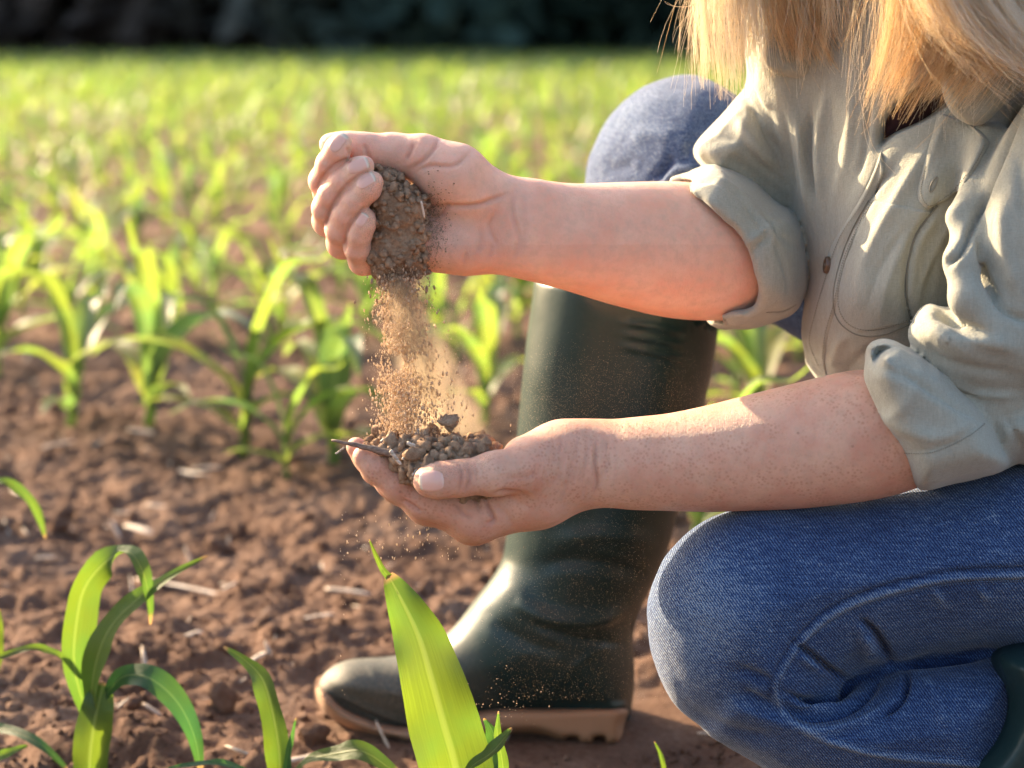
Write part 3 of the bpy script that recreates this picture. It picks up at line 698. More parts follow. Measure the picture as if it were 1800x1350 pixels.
for L in ([(775, 238), (762, 262), (740, 285), (712, 303)], [(832, 262), (800, 290), (755, 292), (722, 306)], [(730, 248), (712, 285)], [(640, 250), (650, 285)]): sc.line(L, 4, G*1.1, .5)
sc.line([(905, 335), (868, 350), (828, 362), (742, 363)], 4.5, G*1.5, .6)
sc.line([(880, 440), (860, 400), (880, 360)], 5, G*.7, .25); sc.line([(905, 330), (900, 370), (912, 420), (898, 466)], 5, G*.9, .3); sc.line([(918, 330), (922, 400), (914, 466)], 6, G*.6, .2)
sc.line([(790, 358), (770, 380), (748, 384)], 3, G, .4); sc.line([(835, 450), (845, 420), (838, 395)], 5, G*.8, .25); sc.line([(858, 455), (866, 425)], 4, G*.6, .2); sc.line([(815, 465), (820, 440)], 4, G*.6, .2)
for c_ in ([(556, 352), (575, 372)], [(571, 401), (590, 420)], [(609, 430), (630, 446)], [(560, 291), (588, 300)], [(592, 305), (618, 330)], [(610, 352), (634, 372)]):
    sc.line(c_, 4, G*.16, .15)
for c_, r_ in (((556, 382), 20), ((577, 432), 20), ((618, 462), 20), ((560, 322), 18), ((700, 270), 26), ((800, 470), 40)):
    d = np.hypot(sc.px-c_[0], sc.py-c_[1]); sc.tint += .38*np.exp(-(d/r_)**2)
for L in ([(611, 280), (587, 291), (567, 311), (556, 330)], [(645, 303), (631, 309), (609, 327), (593, 347), (580, 369), (572, 393)], [(640, 366), (620, 388), (609, 409), (606, 442)], [(612, 262), (616, 276), (612, 284)]):
    sc.line(L, 3.2, -.0011, .55, fade=False, Y=(0, YU+.002))
VA = sc.done(); tA = np.clip(sc.tint, 0, 1)*.55+.10*(sc.py > 430)*(sc.px > 700)  # lower side of the raised arm reddened in colour for bounced light
dA = np.exp(-np.maximum(poly_dist(sc.px, sc.py, [(650, 310), (745, 355), (775, 395), (740, 480), (655, 470)]), 0)/22)*(VA[:, 1] < YU+.01)
for c_, r_ in (((608, 240), 14), ((648, 248), 14), ((640, 300), 10), ((655, 345), 12), ((566, 300), 8)): dA = np.maximum(dA, .35*np.exp(-(np.hypot(sc.px-c_[0], sc.py-c_[1])/r_)**2))
NF = []
def nail(fld, px, py, d, w, l, Y0, n, name='fingernail'):
    n = np.array(n, float); n /= np.linalg.norm(n); s = Y0/FPX; dv = np.array([d[0], 0, -d[1]]); dv -= n*(dv@n); dv /= np.linalg.norm(dv); wv = np.cross(n, dv); c = surf_hit(fld, px, py); c = at(px, py, Y0) if c is None else c; c = c+n*.003
    a, b_ = 15, 15; U, W = np.meshgrid(np.linspace(-1, 1, a), np.linspace(-1, 1, b_), indexing='ij'); u, v_ = U.ravel(), W.ravel()
    rr = np.where(v_ < 0, np.sqrt(np.maximum(1-np.abs(v_)**2.4*.75, 0.05)), np.sqrt(np.maximum(1-np.abs(v_)**3*.45, .05)))
    P = c+wv*(u*rr*w*s/2)[:, None]+dv*((v_+ (-.10*u*u*np.sign(v_)*np.abs(v_)))*l*s/2)[:, None]+n*.022
    t = np.zeros(len(P)); done = np.zeros(len(P), bool)
    for _ in range(150):
        dd = fld.sample(P-n*t[:, None]); done |= dd < .0001; t = np.where(done, t, t+np.clip(dd*.6, .00012, .003))
    ok = t < .05; t = np.where(ok, t, np.median(t)); tm = np.median(t); t = np.clip(t, tm-.006, tm+.006)
    e = np.maximum(np.abs(u), np.abs(v_)); e = np.where(v_ > .9, .6*np.abs(u)**4, e)
    lift = np.where(e > .95, -.0006, .00030+.00018*np.maximum(v_, 0))
    V = P-n*t[:, None]+n*lift[:, None]; V2 = V-n*.0007-dv*.0002; k = len(V)
    F = [(i*b_+j, i*b_+j+1, (i+1)*b_+j+1, (i+1)*b_+j) for i in range(a-1) for j in range(b_-1)]; F2 = [tuple(x+k for x in f[::-1]) for f in F]
    ring_ = [i*b_ for i in range(a)]+[(a-1)*b_+j for j in range(1, b_)]+[i*b_+b_-1 for i in range(a-2, -1, -1)]+[j for j in range(b_-2, 0, -1)]
    S_ = [(ring_[i], ring_[(i+1) % len(ring_)], ring_[(i+1) % len(ring_)]+k, ring_[i]+k) for i in range(len(ring_))]
    uv = np.stack([(u+1)/2, (v_+1)/2], 1); NF.append((name, np.concatenate([V, V2]), np.array(F+F2+S_), np.concatenate([uv, uv])))
nail(A, 592, 251, (.5, -.85), 25, 37, YU-.02, (-.28, -.95, .08))
nail(A, 628, 291.5, (.92, -.39), 25, 42, YU-.02, (-.12, -.97, .18))
nail(A, 642, 318, (.84, -.54), 25, 37, YU-.02, (-.15, -.97, .15))
nail(A, 635, 388, (.5, -.86), 19, 29, YU-.02, (-.25, -.95, .05))

# ---- cupped lower hand and forearm
YL = 1.20
B = boxpx(580, 690, 1760, 990, YL-.085, YL+.075, .00098)
ARM_L = smooth_arm([(1045, 815, 4, 62), (1120, 815, -1, 67), (1220, 810, -5, 77), (1320, 797, -9, 88), (1420, 782, -13, 98), (1530, 762, -18, 103), (1610, 750, -22, 88)], 3)
chainpx(B, ARM_L, YL, kin=.012)
chainpx(B, [(1045, 815, 18, 56), (1120, 815, 12, 60), (1250, 808, 4, 72)], YL, kin=.012, k=.012)
for (mx, my, md, mr), wd in (((838, 913, -8, 38), -4), ((832, 918, 10, 39), 6), ((826, 914, 27, 36), 16), ((820, 900, 42, 31), 24)):
    chainpx(B, [(1040, 818, wd, 52), (945, 866, (wd+md)/2-2, 50), (mx, my, md, mr)], YL, kin=.01, k=.014)
chainpx(B, [(1040, 805, 4, 52), (985, 797, 0, 52), (925, 809, -8, 45)], YL, kin=.012, k=.014)
chainpx(B, [(1000, 815, -8, 52), (935, 822, -20, 46), (868, 833, -30, 36), (806, 841, -36, 29), (765, 845, -38, 28.5), (750, 846, -38, 22)], YL, kin=.008, k=.004, root=(0, .045, .02))
fl = dict(kin=.006, k=.0014)
chainpx(B, [(838, 908, -8, 37), (742, 879, -10, 30.5), (700, 851, -10, 28.5), (663, 820, -10, 26.5), (640, 803, -10, 21)], YL, root=(0, .035, .014), **fl)
chainpx(B, [(832, 914, 10, 37), (748, 892, 10, 29), (690, 848, 10, 27), (648, 806, 9, 24), (626, 786, 8, 18)], YL, root=(0, .035, .014), **fl)
chainpx(B, [(826, 912, 27, 34), (752, 893, 28, 28), (698, 858, 28, 25), (660, 826, 27, 23), (645, 808, 27, 18)], YL, root=(0, .035, .014), **fl)
chainpx(B, [(820, 898, 42, 30), (765, 884, 44, 24), (720, 862, 44, 22), (695, 840, 43, 20), (685, 825, 43, 16)], YL, root=(0, .035, .014), **fl)
VB, FB = B.mesh(); VB = relax(VB, FB, 1, .5); sc = Sculpt(VB, FB)
for L, w_, a_ in (([(808, 815), (812, 835), (806, 868)], 3, 1.2), ([(823, 818), (826, 840), (818, 866)], 3, 1.2), ([(835, 822), (838, 850)], 3, .6), ([(850, 868), (858, 890), (868, 915), (850, 920)], 4, 1.8), ([(800, 875), (812, 900), (836, 912)], 5, 1.2), ([(835, 872), (845, 900)], 4, 1),
                 ([(865, 868), (900, 865), (930, 872)], 4, 1.6), ([(880, 842), (925, 838), (960, 825)], 6, .6), ([(1048, 772), (1046, 810), (1050, 850), (1042, 874)], 3.5, 1.6), ([(1035, 775), (1030, 815), (1022, 855)], 4, .7),
                 ([(1062, 765), (1066, 800), (1060, 840)], 4, .6), ([(1005, 800), (1000, 840), (985, 870)], 5, .6), ([(722, 884), (730, 893), (742, 900)], 3.5, 1.5), ([(705, 878), (716, 884), (726, 893)], 3.5, 1.2), ([(860, 880), (890, 905), (905, 930)], 6, .7),
                 ([(880, 850), (905, 880), (950, 900)], 6, .5), ([(990, 790), (985, 830), (965, 860)], 5, .5), ([(1015, 780), (1012, 830), (1000, 862)], 4, .6), ([(1078, 770), (1084, 810), (1080, 850)], 5, .4)):
    sc.line(L, w_, G*a_, .35*a_)
for k_ in range(26):
    x_ = random.uniform(940, 1080); y_ = random.uniform(770, 870); sc.line([(x_, y_-14), (x_+random.uniform(-5, 5), y_), (x_-4, y_+14)], 2.2, G*.35, .10)
for c_, r_, a_ in (((812, 842), 22, .35), ((840, 945), 34, .5), ((650, 812), 30, .45), ((700, 870), 26, .3), ((625, 782), 22, .5), ((745, 905), 40, .3), ((970, 770), 40, .15)):
    d = np.hypot(sc.px-c_[0], sc.py-c_[1]); sc.tint += a_*np.exp(-(d/r_)**2)
VB = sc.done(); tB = np.clip(sc.tint, 0, 1)*.55
dB = np.exp(-np.maximum(poly_dist(sc.px, sc.py, [(640, 778), (870, 775), (860, 812), (735, 848), (700, 822)]), 0)/10)+.9*np.exp(-(np.hypot((sc.px-832)/1.6, sc.py-876)/14)**2); dB = np.clip(dB, 0, 1)
nail(B, 758.5, 846.5, (-1, .06), 40, 48, YL-.03, (-.06, -1, .02))

# ---- rest of the body, under the clothes
C = Field((.05, .98, 0.0), (.86, 1.72, 1.0), .006)
hipN, hipF = np.array([.53, 1.25, .22]), np.array([.53, 1.38, .25]); chest = np.array([.335, 1.315, .47]); neck = np.array([.285, 1.31, .60]); head = np.array([.19, 1.29, .72])
C.chain([(hipN+hipF)/2, [.43, 1.32, .33], chest], [.115, .085, .085], kin=.05, k=.02)
C.chain([at(1940, 140, 1.21), chest+[.02, .01, .05], at(1520, 0, 1.40)], [.034, .05, .03], k=.03)
C.chain([chest+[0, 0, .06], neck, head+[.02, 0, -.03]], [.05, .046, .046], k=.03)
C.ell(head, (.072, .070, .095), k=.02, rot=(0, -28, 0)); C.ell(head+[-.045, 0, -.055], (.040, .042, .045), k=.03); C.ell(head+[-.088, 0, -.020], (.014, .010, .020), k=.012, rot=(0, -20, 0))
C.ell(head+[-.068, 0, -.058], (.014, .022, .010), k=.008)
for s_ in (-1, 1):
    C.ell(head+[-.060, s_*.030, .010], (.014, .017, .010), k=.006, sub=True); C.ell(head+[-.056, s_*.030, .010], (.013, .014, .011), k=.003); C.ell(head+[.008, s_*.072, -.008], (.016, .008, .026), k=.006)
C.chain([at(1640, 760, 1.185), at(1800, 620, 1.205), at(1890, 400, 1.21), at(1930, 150, 1.2)], [.020, .022, .028, .034], k=.01)
C.chain([at(1330, 440, YU+.095), at(1390, 250, 1.36), at(1480, 20, 1.39)], [.024, .022, .028], k=.01)
C.chain([hipN, at(1900, 980, 1.215), at(1290, 1050, 1.215)], [.07, .045, .040], k=.01); C.chain([at(1310, 1090, 1.215), at(1500, 1290, 1.22), at(1900, 1300, 1.23)], [.03, .022, .03], k=.004)
C.chain([hipF, at(1180, 290, 1.5), at(1100, 560, 1.5), at(1030, 1080, 1.5)], [.07, .045, .042, .03], k=.02); C.chain([at(1030, 1120, 1.5), at(680, 1220, 1.5)], [.028, .022], k=.02)
VC, FC = C.mesh(); VC = relax(VC, FC, 2)
V = np.concatenate([VA, VB, VC]); F = np.concatenate([FA, FB+len(VA), FC+len(VA)+len(VB)])
mi = np.concatenate([np.zeros(len(FA)), np.ones(len(FB)), np.zeros(len(FC))])
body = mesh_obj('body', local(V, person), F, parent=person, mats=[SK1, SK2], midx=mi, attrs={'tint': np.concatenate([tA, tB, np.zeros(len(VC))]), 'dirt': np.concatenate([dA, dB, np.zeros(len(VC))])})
for nm, v_, f_, u_ in NF: mesh_obj(nm, local(v_, person), f_, MAT_NAIL, body, uv=u_)
del C
# fine hairs along both forearms
hv = []; hf = []
for (cx0, cx1, fn, Y_, up) in ((930, 1240, lambda x: 330+5*math.sin(x*.02), 1.29, 1), (1060, 1500, lambda x: np.interp(x, [1045, 1150, 1300, 1400, 1520], [752, 746, 713, 689, 664]), 1.19, 1), (960, 1250, lambda x: np.interp(x, [960, 1060, 1160, 1250], [488, 517, 541, 549]), 1.30, -1), (1060, 1400, lambda x: 884, 1.19, -1)):
    for k_ in range(230):
        x_ = random.uniform(cx0, cx1); p0 = at(x_, fn(x_)+up*3, Y_+random.uniform(-.008, .008)); L = random.uniform(.0022, .006); d = np.array([-.6+random.uniform(-.3, .3), random.uniform(-.3, .1), .8*up]); d /= np.linalg.norm(d)
        v_, f_ = tube_mesh([p0, p0+d*L*.5, p0+d*L+np.array([-.0006, 0, 0])], [.00008, .00006, .00002], 3); hf += [tuple(i+len(hv) for i in f) for f in f_]; hv += v_
m, nt, b, o = M('fine arm hair'); b.inputs['Base Color'].default_value = (.85, .66, .45, 1); b.inputs['Roughness'].default_value = .4
ah = mesh_obj('arm_hair', local(hv, person), hf, m, body); props(ah, kind='stuff')

# ---- ring
def torus(R, r, a=36, b_=10, squash=.45):
    V = []; F = []
    for i in range(a):
        for j in range(b_):
            t = i/a*2*math.pi; p = j/b_*2*math.pi; V.append(((R+r*math.cos(p))*math.cos(t), (R+r*math.cos(p))*math.sin(t), r*math.sin(p)/squash*.8)); F.append((i*b_+j, ((i+1) % a)*b_+j, ((i+1) % a)*b_+(j+1) % b_, i*b_+(j+1) % b_))
    return np.array(V), np.array(F)
m, nt, b, o = M('gold'); b.inputs['Base Color'].default_value = (.85, .6, .25, 1); b.inputs['Metallic'].default_value = 1; b.inputs['Roughness'].default_value = .22; MAT_GOLD = m
V, F = torus(.0102, .0007); V *= [1, 1, 1.6]
ax = Vector(at(752, 893, 1.2)-at(826, 912, 1.2)).normalized(); q = ax.to_track_quat('Z', 'Y').to_matrix(); V = V@np.array(q).T+at(762, 895.5, YL+.0275)
mesh_obj('finger_ring', local(V, person), F, MAT_GOLD, person)

# ---- denim
def mat_denim():
    m, nt, b, o = M('denim'); P = geo_pos(nt); t_ = nd(nt, 'ShaderNodeAttribute', attribute_name='tint').outputs['Fac']
    w = nd(nt, 'ShaderNodeTexWave', wave_type='BANDS', bands_direction='X'); w.inputs['Scale'].default_value = 1; w.inputs['Distortion'].default_value = 2.2; w.inputs['Detail'].default_value = 3; w.inputs['Detail Scale'].default_value = 3
    nt.links.new(mapping(nt, P, (210, 210, 210), (0, R_(38), 0)), w.inputs['Vector'])
    a = noise(nt, 1, 3, .6, mapping(nt, P, (1500, 500, 480), (0, R_(10), 0))); st_ = noise(nt, 1, 4, .6, mapping(nt, P, (60, 330, 1100), (0, R_(9), 0))); big = noise(nt, 14, 4, .55, P)
    f = mth(nt, 'ADD', mth(nt, 'MULTIPLY', w.outputs['Fac'], .32), mth(nt, 'ADD', mth(nt, 'MULTIPLY', a, .55), mth(nt, 'MULTIPLY', st_, .45)))
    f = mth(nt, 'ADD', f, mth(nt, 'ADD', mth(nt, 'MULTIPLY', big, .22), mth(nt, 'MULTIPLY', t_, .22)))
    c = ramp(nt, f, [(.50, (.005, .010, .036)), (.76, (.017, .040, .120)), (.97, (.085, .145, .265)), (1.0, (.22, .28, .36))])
    nt.links.new(c, b.inputs['Base Color']); b.inputs['Roughness'].default_value = .85; b.inputs['Sheen Weight'].default_value = .2; b.inputs['Sheen Roughness'].default_value = .4; b.inputs['Specular IOR Level'].default_value = .2
    p = bump(nt, None, f, .0009, .9); bump(nt, b, noise(nt, 55, 3, .5, P), .002, .5, p)
    return m
DENIM = mat_denim()
J = Field((.04, 1.08, .0), (.66, 1.64, .60), .0021)
THIGH = [(1330, 884), (1450, 878), (1600, 856), (1800, 810), (2000, 770), (2300, 800), (2480, 950), (2380, 1120), (2000, 1165), (1740, 1150), (1590, 1172), (1500, 1203), (1450, 1290), (1340, 1325), (1225, 1270), (1162, 1195), (1138, 1110), (1142, 1045), (1180, 970), (1250, 910)]
J.inflate(THIGH, 1.215, .080, .080, n=5)
J.inflate([(1250, 1180), (1370, 1190), (1500, 1197), (1600, 1163), (1740, 1148), (1800, 1165), (1830, 1260), (1790, 1400), (1700, 1440), (1450, 1405), (1310, 1330), (1240, 1280)], 1.213, .055, .073, k=.006, n=5)
J.inflate([(1025, 340), (1037, 270), (1078, 195), (1130, 153), (1190, 134), (1245, 138), (1320, 180), (1450, 230), (1650, 250), (1950, 400), (2080, 650), (2000, 850), (1650, 720), (1430, 610), (1350, 566), (1260, 520), (1200, 490), (1080, 470), (1005, 440)], (1.5, 1150, 300, -.00019, 0), .078, .078, n=5)
J.chain([at(1440, 1200, 1.225), at(1600, 1170, 1.225), at(1800, 1155, 1.225), at(2100, 1180, 1.23)], [.040, .036, .036, .06], k=.002)
VJ, FJ = J.mesh(); VJ = relax(VJ, FJ, 1); sc = Sculpt(VJ, FJ); nearY = (0, 1.26)
SEAM = [(1815, 1008), (1700, 1012), (1620, 1024), (1520, 1052), (1450, 1088), (1400, 1135), (1370, 1185), (1363, 1215), (1385, 1262), (1450, 1300), (1560, 1328), (1720, 1345)]
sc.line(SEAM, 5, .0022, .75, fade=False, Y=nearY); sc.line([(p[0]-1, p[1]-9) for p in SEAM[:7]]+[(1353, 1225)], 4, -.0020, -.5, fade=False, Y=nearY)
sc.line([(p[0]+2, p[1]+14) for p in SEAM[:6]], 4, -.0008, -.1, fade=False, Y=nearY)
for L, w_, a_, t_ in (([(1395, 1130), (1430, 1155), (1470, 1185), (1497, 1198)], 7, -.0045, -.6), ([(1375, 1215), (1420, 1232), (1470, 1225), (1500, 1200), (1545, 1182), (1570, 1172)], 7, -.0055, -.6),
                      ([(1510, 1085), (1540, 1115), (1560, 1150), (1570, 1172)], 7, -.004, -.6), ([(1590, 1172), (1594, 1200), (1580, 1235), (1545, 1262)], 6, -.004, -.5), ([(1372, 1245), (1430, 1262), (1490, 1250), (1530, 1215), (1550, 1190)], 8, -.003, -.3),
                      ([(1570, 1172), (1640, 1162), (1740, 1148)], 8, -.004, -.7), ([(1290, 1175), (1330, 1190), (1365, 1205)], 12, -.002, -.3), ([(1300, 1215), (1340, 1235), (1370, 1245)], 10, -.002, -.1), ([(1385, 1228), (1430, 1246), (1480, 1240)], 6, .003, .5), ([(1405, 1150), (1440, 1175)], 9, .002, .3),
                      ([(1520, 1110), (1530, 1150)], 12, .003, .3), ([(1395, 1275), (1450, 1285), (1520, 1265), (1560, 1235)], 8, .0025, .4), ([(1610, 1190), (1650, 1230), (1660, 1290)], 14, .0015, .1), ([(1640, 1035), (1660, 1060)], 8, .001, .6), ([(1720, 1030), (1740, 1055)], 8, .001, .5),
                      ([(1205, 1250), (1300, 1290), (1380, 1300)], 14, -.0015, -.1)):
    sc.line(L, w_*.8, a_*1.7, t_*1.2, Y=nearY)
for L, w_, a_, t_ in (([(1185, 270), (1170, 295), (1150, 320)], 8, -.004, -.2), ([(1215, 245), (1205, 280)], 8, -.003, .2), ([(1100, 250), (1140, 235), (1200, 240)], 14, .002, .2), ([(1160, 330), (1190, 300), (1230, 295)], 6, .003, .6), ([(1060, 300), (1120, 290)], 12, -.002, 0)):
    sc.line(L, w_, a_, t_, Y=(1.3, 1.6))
d = np.hypot((sc.px-1230)/90, (sc.py-1060)/130); sc.tint += .55*np.exp(-d**2)*(VJ[:, 1] < 1.27); d = np.hypot(sc.px-1120, sc.py-240)/90; sc.tint += .2*np.exp(-d**2)*(VJ[:, 1] > 1.3)  # both knees paled in the denim colour: part wear, part painted sunlight
sc.off += .0012*fbm(VJ[:, 0]*28, VJ[:, 1]*28, VJ[:, 2]*28, s=4, o=3)
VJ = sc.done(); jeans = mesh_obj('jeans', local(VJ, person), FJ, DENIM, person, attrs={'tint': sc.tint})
del J

# ---- boots
def mat_rubber(name, c0, c1, rough):
    m, nt, b, o = M(name); P = geo_pos(nt); n1 = noise(nt, 30, 4, .6, P); n2 = noise(nt, 500, 3, .7, P)
    sz = nd(nt, 'ShaderNodeSeparateXYZ'); nt.links.new(P, sz.inputs[0])
    low = ramp(nt, mth(nt, 'ADD', mth(nt, 'MULTIPLY', mth(nt, 'ADD', sz.outputs[2], mth(nt, 'MULTIPLY', mth(nt, 'MAXIMUM', mth(nt, 'ADD', sz.outputs[0], .07), 0), 1.6)), 4), mth(nt, 'MULTIPLY', n1, .30)), [(.22, gry(1)), (.74, gry(0))])
    d = mth(nt, 'MULTIPLY', ramp(nt, n2, [(.15, gry(0)), (.85, gry(1))]), mth(nt, 'ADD', mth(nt, 'MULTIPLY', low, .75), .05))
    c = mix(nt, mix(nt, c0, c1, n1), (.27, .21, .155), d); nt.links.new(c, b.inputs['Base Color'])
    r = mth(nt, 'ADD', rough, mth(nt, 'MULTIPLY', low, .30)); nt.links.new(r, b.inputs['Roughness']); bump(nt, b, n1, .0015, .4); b.inputs['Specular IOR Level'].default_value = .30
    return m
RUB = mat_rubber('dark green rubber', (.004, .021, .021), (.007, .029, .028), .38); SOLE = mat_rubber('tan rubber sole', (.38, .20, .11), (.30, .16, .085), .7); TOE = RUB
K = boxpx(535, 440, 1300, 1345, 1.42, 1.59, .0023)
K.inflate([(950, 420), (1080, 440), (1275, 500), (1262, 568), (1250, 650), (1226, 760), (1194, 890), (1166, 985), (1122, 1080), (1105, 1150), (1100, 1235), (1085, 1266), (960, 1258), (860, 1240), (810, 1180), (845, 1072), (880, 1000), (893, 930), (905, 800), (920, 640), (940, 487)], 1.5, .058, .062, n=5)
K.inflate([(561, 1215), (570, 1185), (610, 1160), (690, 1153), (750, 1135), (800, 1100), (850, 1050), (920, 1010), (1010, 1060), (1095, 1150), (1097, 1235), (1060, 1266), (900, 1258), (720, 1284), (640, 1268), (580, 1240)], 1.5, .040, .046, n=5, k=.02)
K.plane(at(940, 487, 1.5), (-.03, 0, 1), .002)
K.inflate([(965, 430), (1080, 440), (1255, 500), (1238, 600), (1100, 640), (955, 600)], 1.5, .052, .056, n=5, k=.002, sub=True)
VK, FK = K.mesh(); VK = relax(VK, FK, 1); sc = Sculpt(VK, FK)
for i in range(3): sc.line([(1092, 566+i*21), (1150, 575+i*22), (1200, 586+i*22)], 5, .0034)
sc.line([(600, 1222), (700, 1265), (780, 1280)], 5, .0018, fade=False); sc.line([(566, 1205), (600, 1235), (700, 1278), (800, 1282), (950, 1258), (1095, 1240)], 6, .0028, fade=False); sc.line([(650, 1157), (665, 1200), (720, 1230), (790, 1245)], 4, .0010)
sc.line([(960, 1240), (990, 1190), (1040, 1150), (1100, 1110)], 5, .0012); sc.line([(930, 1090), (1000, 1120), (1095, 1130)], 7, -.0045); sc.line([(900, 1050), (960, 1085), (1050, 1090), (1110, 1060)], 14, .0055); sc.line([(860, 1090), (930, 1130), (1010, 1150)], 14, -.003)
sc.line([(940, 1000), (1010, 985), (1150, 1010)], 14, -.004); sc.line([(960, 960), (1050, 940), (1165, 955)], 16, .003)
sc.off += .0010*fbm(VK[:, 0]*18, VK[:, 1]*18, VK[:, 2]*18, s=9, o=2); VK = sc.done()
boot = mesh_obj('boot', local(VK, person), FK, RUB, person)
K = boxpx(535, 1180, 1120, 1345, 1.43, 1.57, .0018)
K.inflate([(556, 1208), (566, 1248), (620, 1284), (720, 1312), (800, 1306), (870, 1296), (940, 1292), (1000, 1310), (1085, 1314), (1097, 1275), (1095, 1240), (960, 1240), (860, 1244), (720, 1275), (620, 1250), (576, 1215)], 1.5, .008, .050, n=5)
for cx_, w_, h_ in ((640, 10, 10), (690, 10, 10), (745, 10, 10), (905, 12, 14), (935, 12, 12), (1006, 11, 12), (1054, 11, 12)):
    K.inflate([(cx_-w_, 1294-h_+12), (cx_+w_, 1294-h_+12), (cx_+w_, 1345), (cx_-w_, 1345)], 1.45, .003, .03, n=3, k=.002, sub=True, smoothp=False)
VK, FK = K.mesh(); mesh_obj('sole', local(relax(VK, FK, 1), person), FK, SOLE, boot)
K = boxpx(1600, 1080, 2500, 1560, 1.12, 1.33, .004)
K.inflate([(1742, 1147), (1760, 1230), (1742, 1290), (1690, 1352), (1650, 1430), (1900, 1500), (2250, 1440), (2480, 1380), (2480, 1250), (2250, 1200), (2000, 1140), (1850, 1120)], 1.205, .028, .085, n=5)
VK, FK = K.mesh(); VK = relax(VK, FK, 1); sc = Sculpt(VK, FK); sc.line([(1760, 1150), (1778, 1230), (1758, 1295), (1706, 1360)], 6, .002, fade=False); VK = sc.done()
mesh_obj('boot', local(VK, person), FK, RUB, person)

# ---- shirt
def mat_shirt(name, c0, c1):
    m, nt, b, o = M(name); P = geo_pos(nt); t_ = nd(nt, 'ShaderNodeAttribute', attribute_name='tint').outputs['Fac']
    a = noise(nt, 1, 2, .5, mapping(nt, P, (2200, 700, 300), (0, R_(28), 0))); c_ = noise(nt, 1, 2, .5, mapping(nt, P, (300, 700, 2200), (0, R_(28), 0))); slub = noise(nt, 1, 4, .6, mapping(nt, P, (420, 200, 35), (0, R_(28), 0))); big = noise(nt, 9, 3, .5, P)
    f = mth(nt, 'ADD', mth(nt, 'MULTIPLY', a, .3), mth(nt, 'ADD', mth(nt, 'MULTIPLY', c_, .3), mth(nt, 'ADD', mth(nt, 'MULTIPLY', slub, .25), mth(nt, 'MULTIPLY', big, .15))))
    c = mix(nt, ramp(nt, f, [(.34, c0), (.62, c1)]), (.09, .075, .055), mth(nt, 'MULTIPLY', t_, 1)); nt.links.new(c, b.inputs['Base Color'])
    b.inputs['Roughness'].default_value = .8; b.inputs['Sheen Weight'].default_value = .25; b.inputs['Specular IOR Level'].default_value = .2
    tr = nd(nt, 'ShaderNodeBsdfTranslucent'); nt.links.new(c, tr.inputs[0])
    p = bump(nt, None, f, .0009, 1.0); bump(nt, b, noise(nt, 40, 4, .5, P, .4), .003, .35, p)
    return m
SHIRT = mat_shirt('washed grey green cotton', (.245, .24, .195), (.345, .34, .28))
Sh = Field((.075, 1.08, .16), (.62, 1.53, .66), .0022)
Sh.inflate([(1395, 60), (1405, 300), (1425, 450), (1410, 560), (1414, 615), (1452, 680), (1540, 740), (1700, 850), (2000, 930), (2200, 760), (2120, 300), (1950, 0), (1800, -120), (1560, -130), (1430, -60)], (1.335, 1500, 400, -.00004, 0), .085, .10, n=5)
Sh.inflate([(1482, 470), (1545, 330), (1600, 250), (1700, 200), (1800, 190), (1770, 300), (1700, 430), (1660, 545), (1602, 585), (1530, 592), (1480, 545)], 1.275, .035, .060, k=.03, n=5)
Sh.inflate([(1330, 60), (1520, 60), (1570, 230), (1495, 395), (1462, 460), (1428, 472), (1402, 400), (1372, 300), (1340, 200)], 1.335, .020, .050, k=.012, n=5)
# far sleeve and its rolled cuff
Sh.inflate([(1220, 262), (1250, 222), (1285, 185), (1312, 140), (1310, 20), (1400, -110), (1560, -110), (1480, 100), (1415, 230), (1428, 400), (1420, 470), (1390, 400), (1340, 345), (1290, 318), (1240, 295)], (1.345, 1300, 300, .00012, 0), .034, .052, k=.003, n=5)
CUFF = [(1172, 332), (1210, 308), (1262, 290), (1312, 312), (1362, 352), (1405, 388), (1420, 453), (1416, 510), (1392, 550), (1330, 574), (1286, 578), (1240, 556), (1200, 450)]
Sh.inflate(CUFF, 1.322, .030, .064, k=.0012, n=5)
Sh.inflate([(1120, 337), (1211, 337), (1252, 366), (1290, 400), (1312, 432), (1330, 480), (1337, 520), (1318, 548), (1230, 556), (1140, 560)], 1.25, .014, .085, k=.003, n=4, sub=True)
P_ = [at(p[0], p[1], YU+p[2]/1000) for p in ARM_U]; Sh.chain(P_, [p[3]*(YU+p[2]/1000)/FPX+.002 for p in ARM_U], kin=.012, k=.002, sub=True)
# near sleeve
Sh.inflate([(1712, 400), (1740, 290), (1795, 190), (1900, 50), (2060, 30), (2140, 200), (2100, 450), (2000, 700), (1800, 724), (1715, 714), (1650, 682), (1605, 615), (1597, 580), (1628, 535), (1672, 540), (1700, 500)], (1.185, 1700, 600, .00006, 0), .045, .058, k=.0012, n=5)
chainpx(Sh, [(1725, 430, 22, 42), (1745, 540, 12, 42)], 1.17, kin=.01, k=.004)
chainpx(Sh, [(1740, 250, 40, 34), (1705, 380, 8, 30), (1690, 460, -20, 26), (1698, 525, -30, 26), (1745, 580, -28, 34), (1830, 630, -20, 44)], 1.17, kin=.01, k=.006)
Sh.inflate([(1720, 690), (1800, 700), (1950, 760), (1920, 850), (1800, 815), (1775, 822), (1730, 800)], 1.19, .03, .045, k=.002, n=4)
Sh.inflate([(1519, 640), (1524, 608), (1548, 595), (1580, 602), (1640, 640), (1700, 692), (1738, 732), (1760, 780), (1774, 818), (1724, 837), (1670, 851), (1632, 862), (1606, 852), (1573, 780), (1543, 727), (1519, 672)], 1.172, .018, .050, k=.0012, n=5)
Sh.inflate([(1530, 626), (1541, 609), (1560, 605), (1574, 613), (1554, 622), (1540, 640)], 1.13, .006, .03, k=.003, n=4, sub=True)
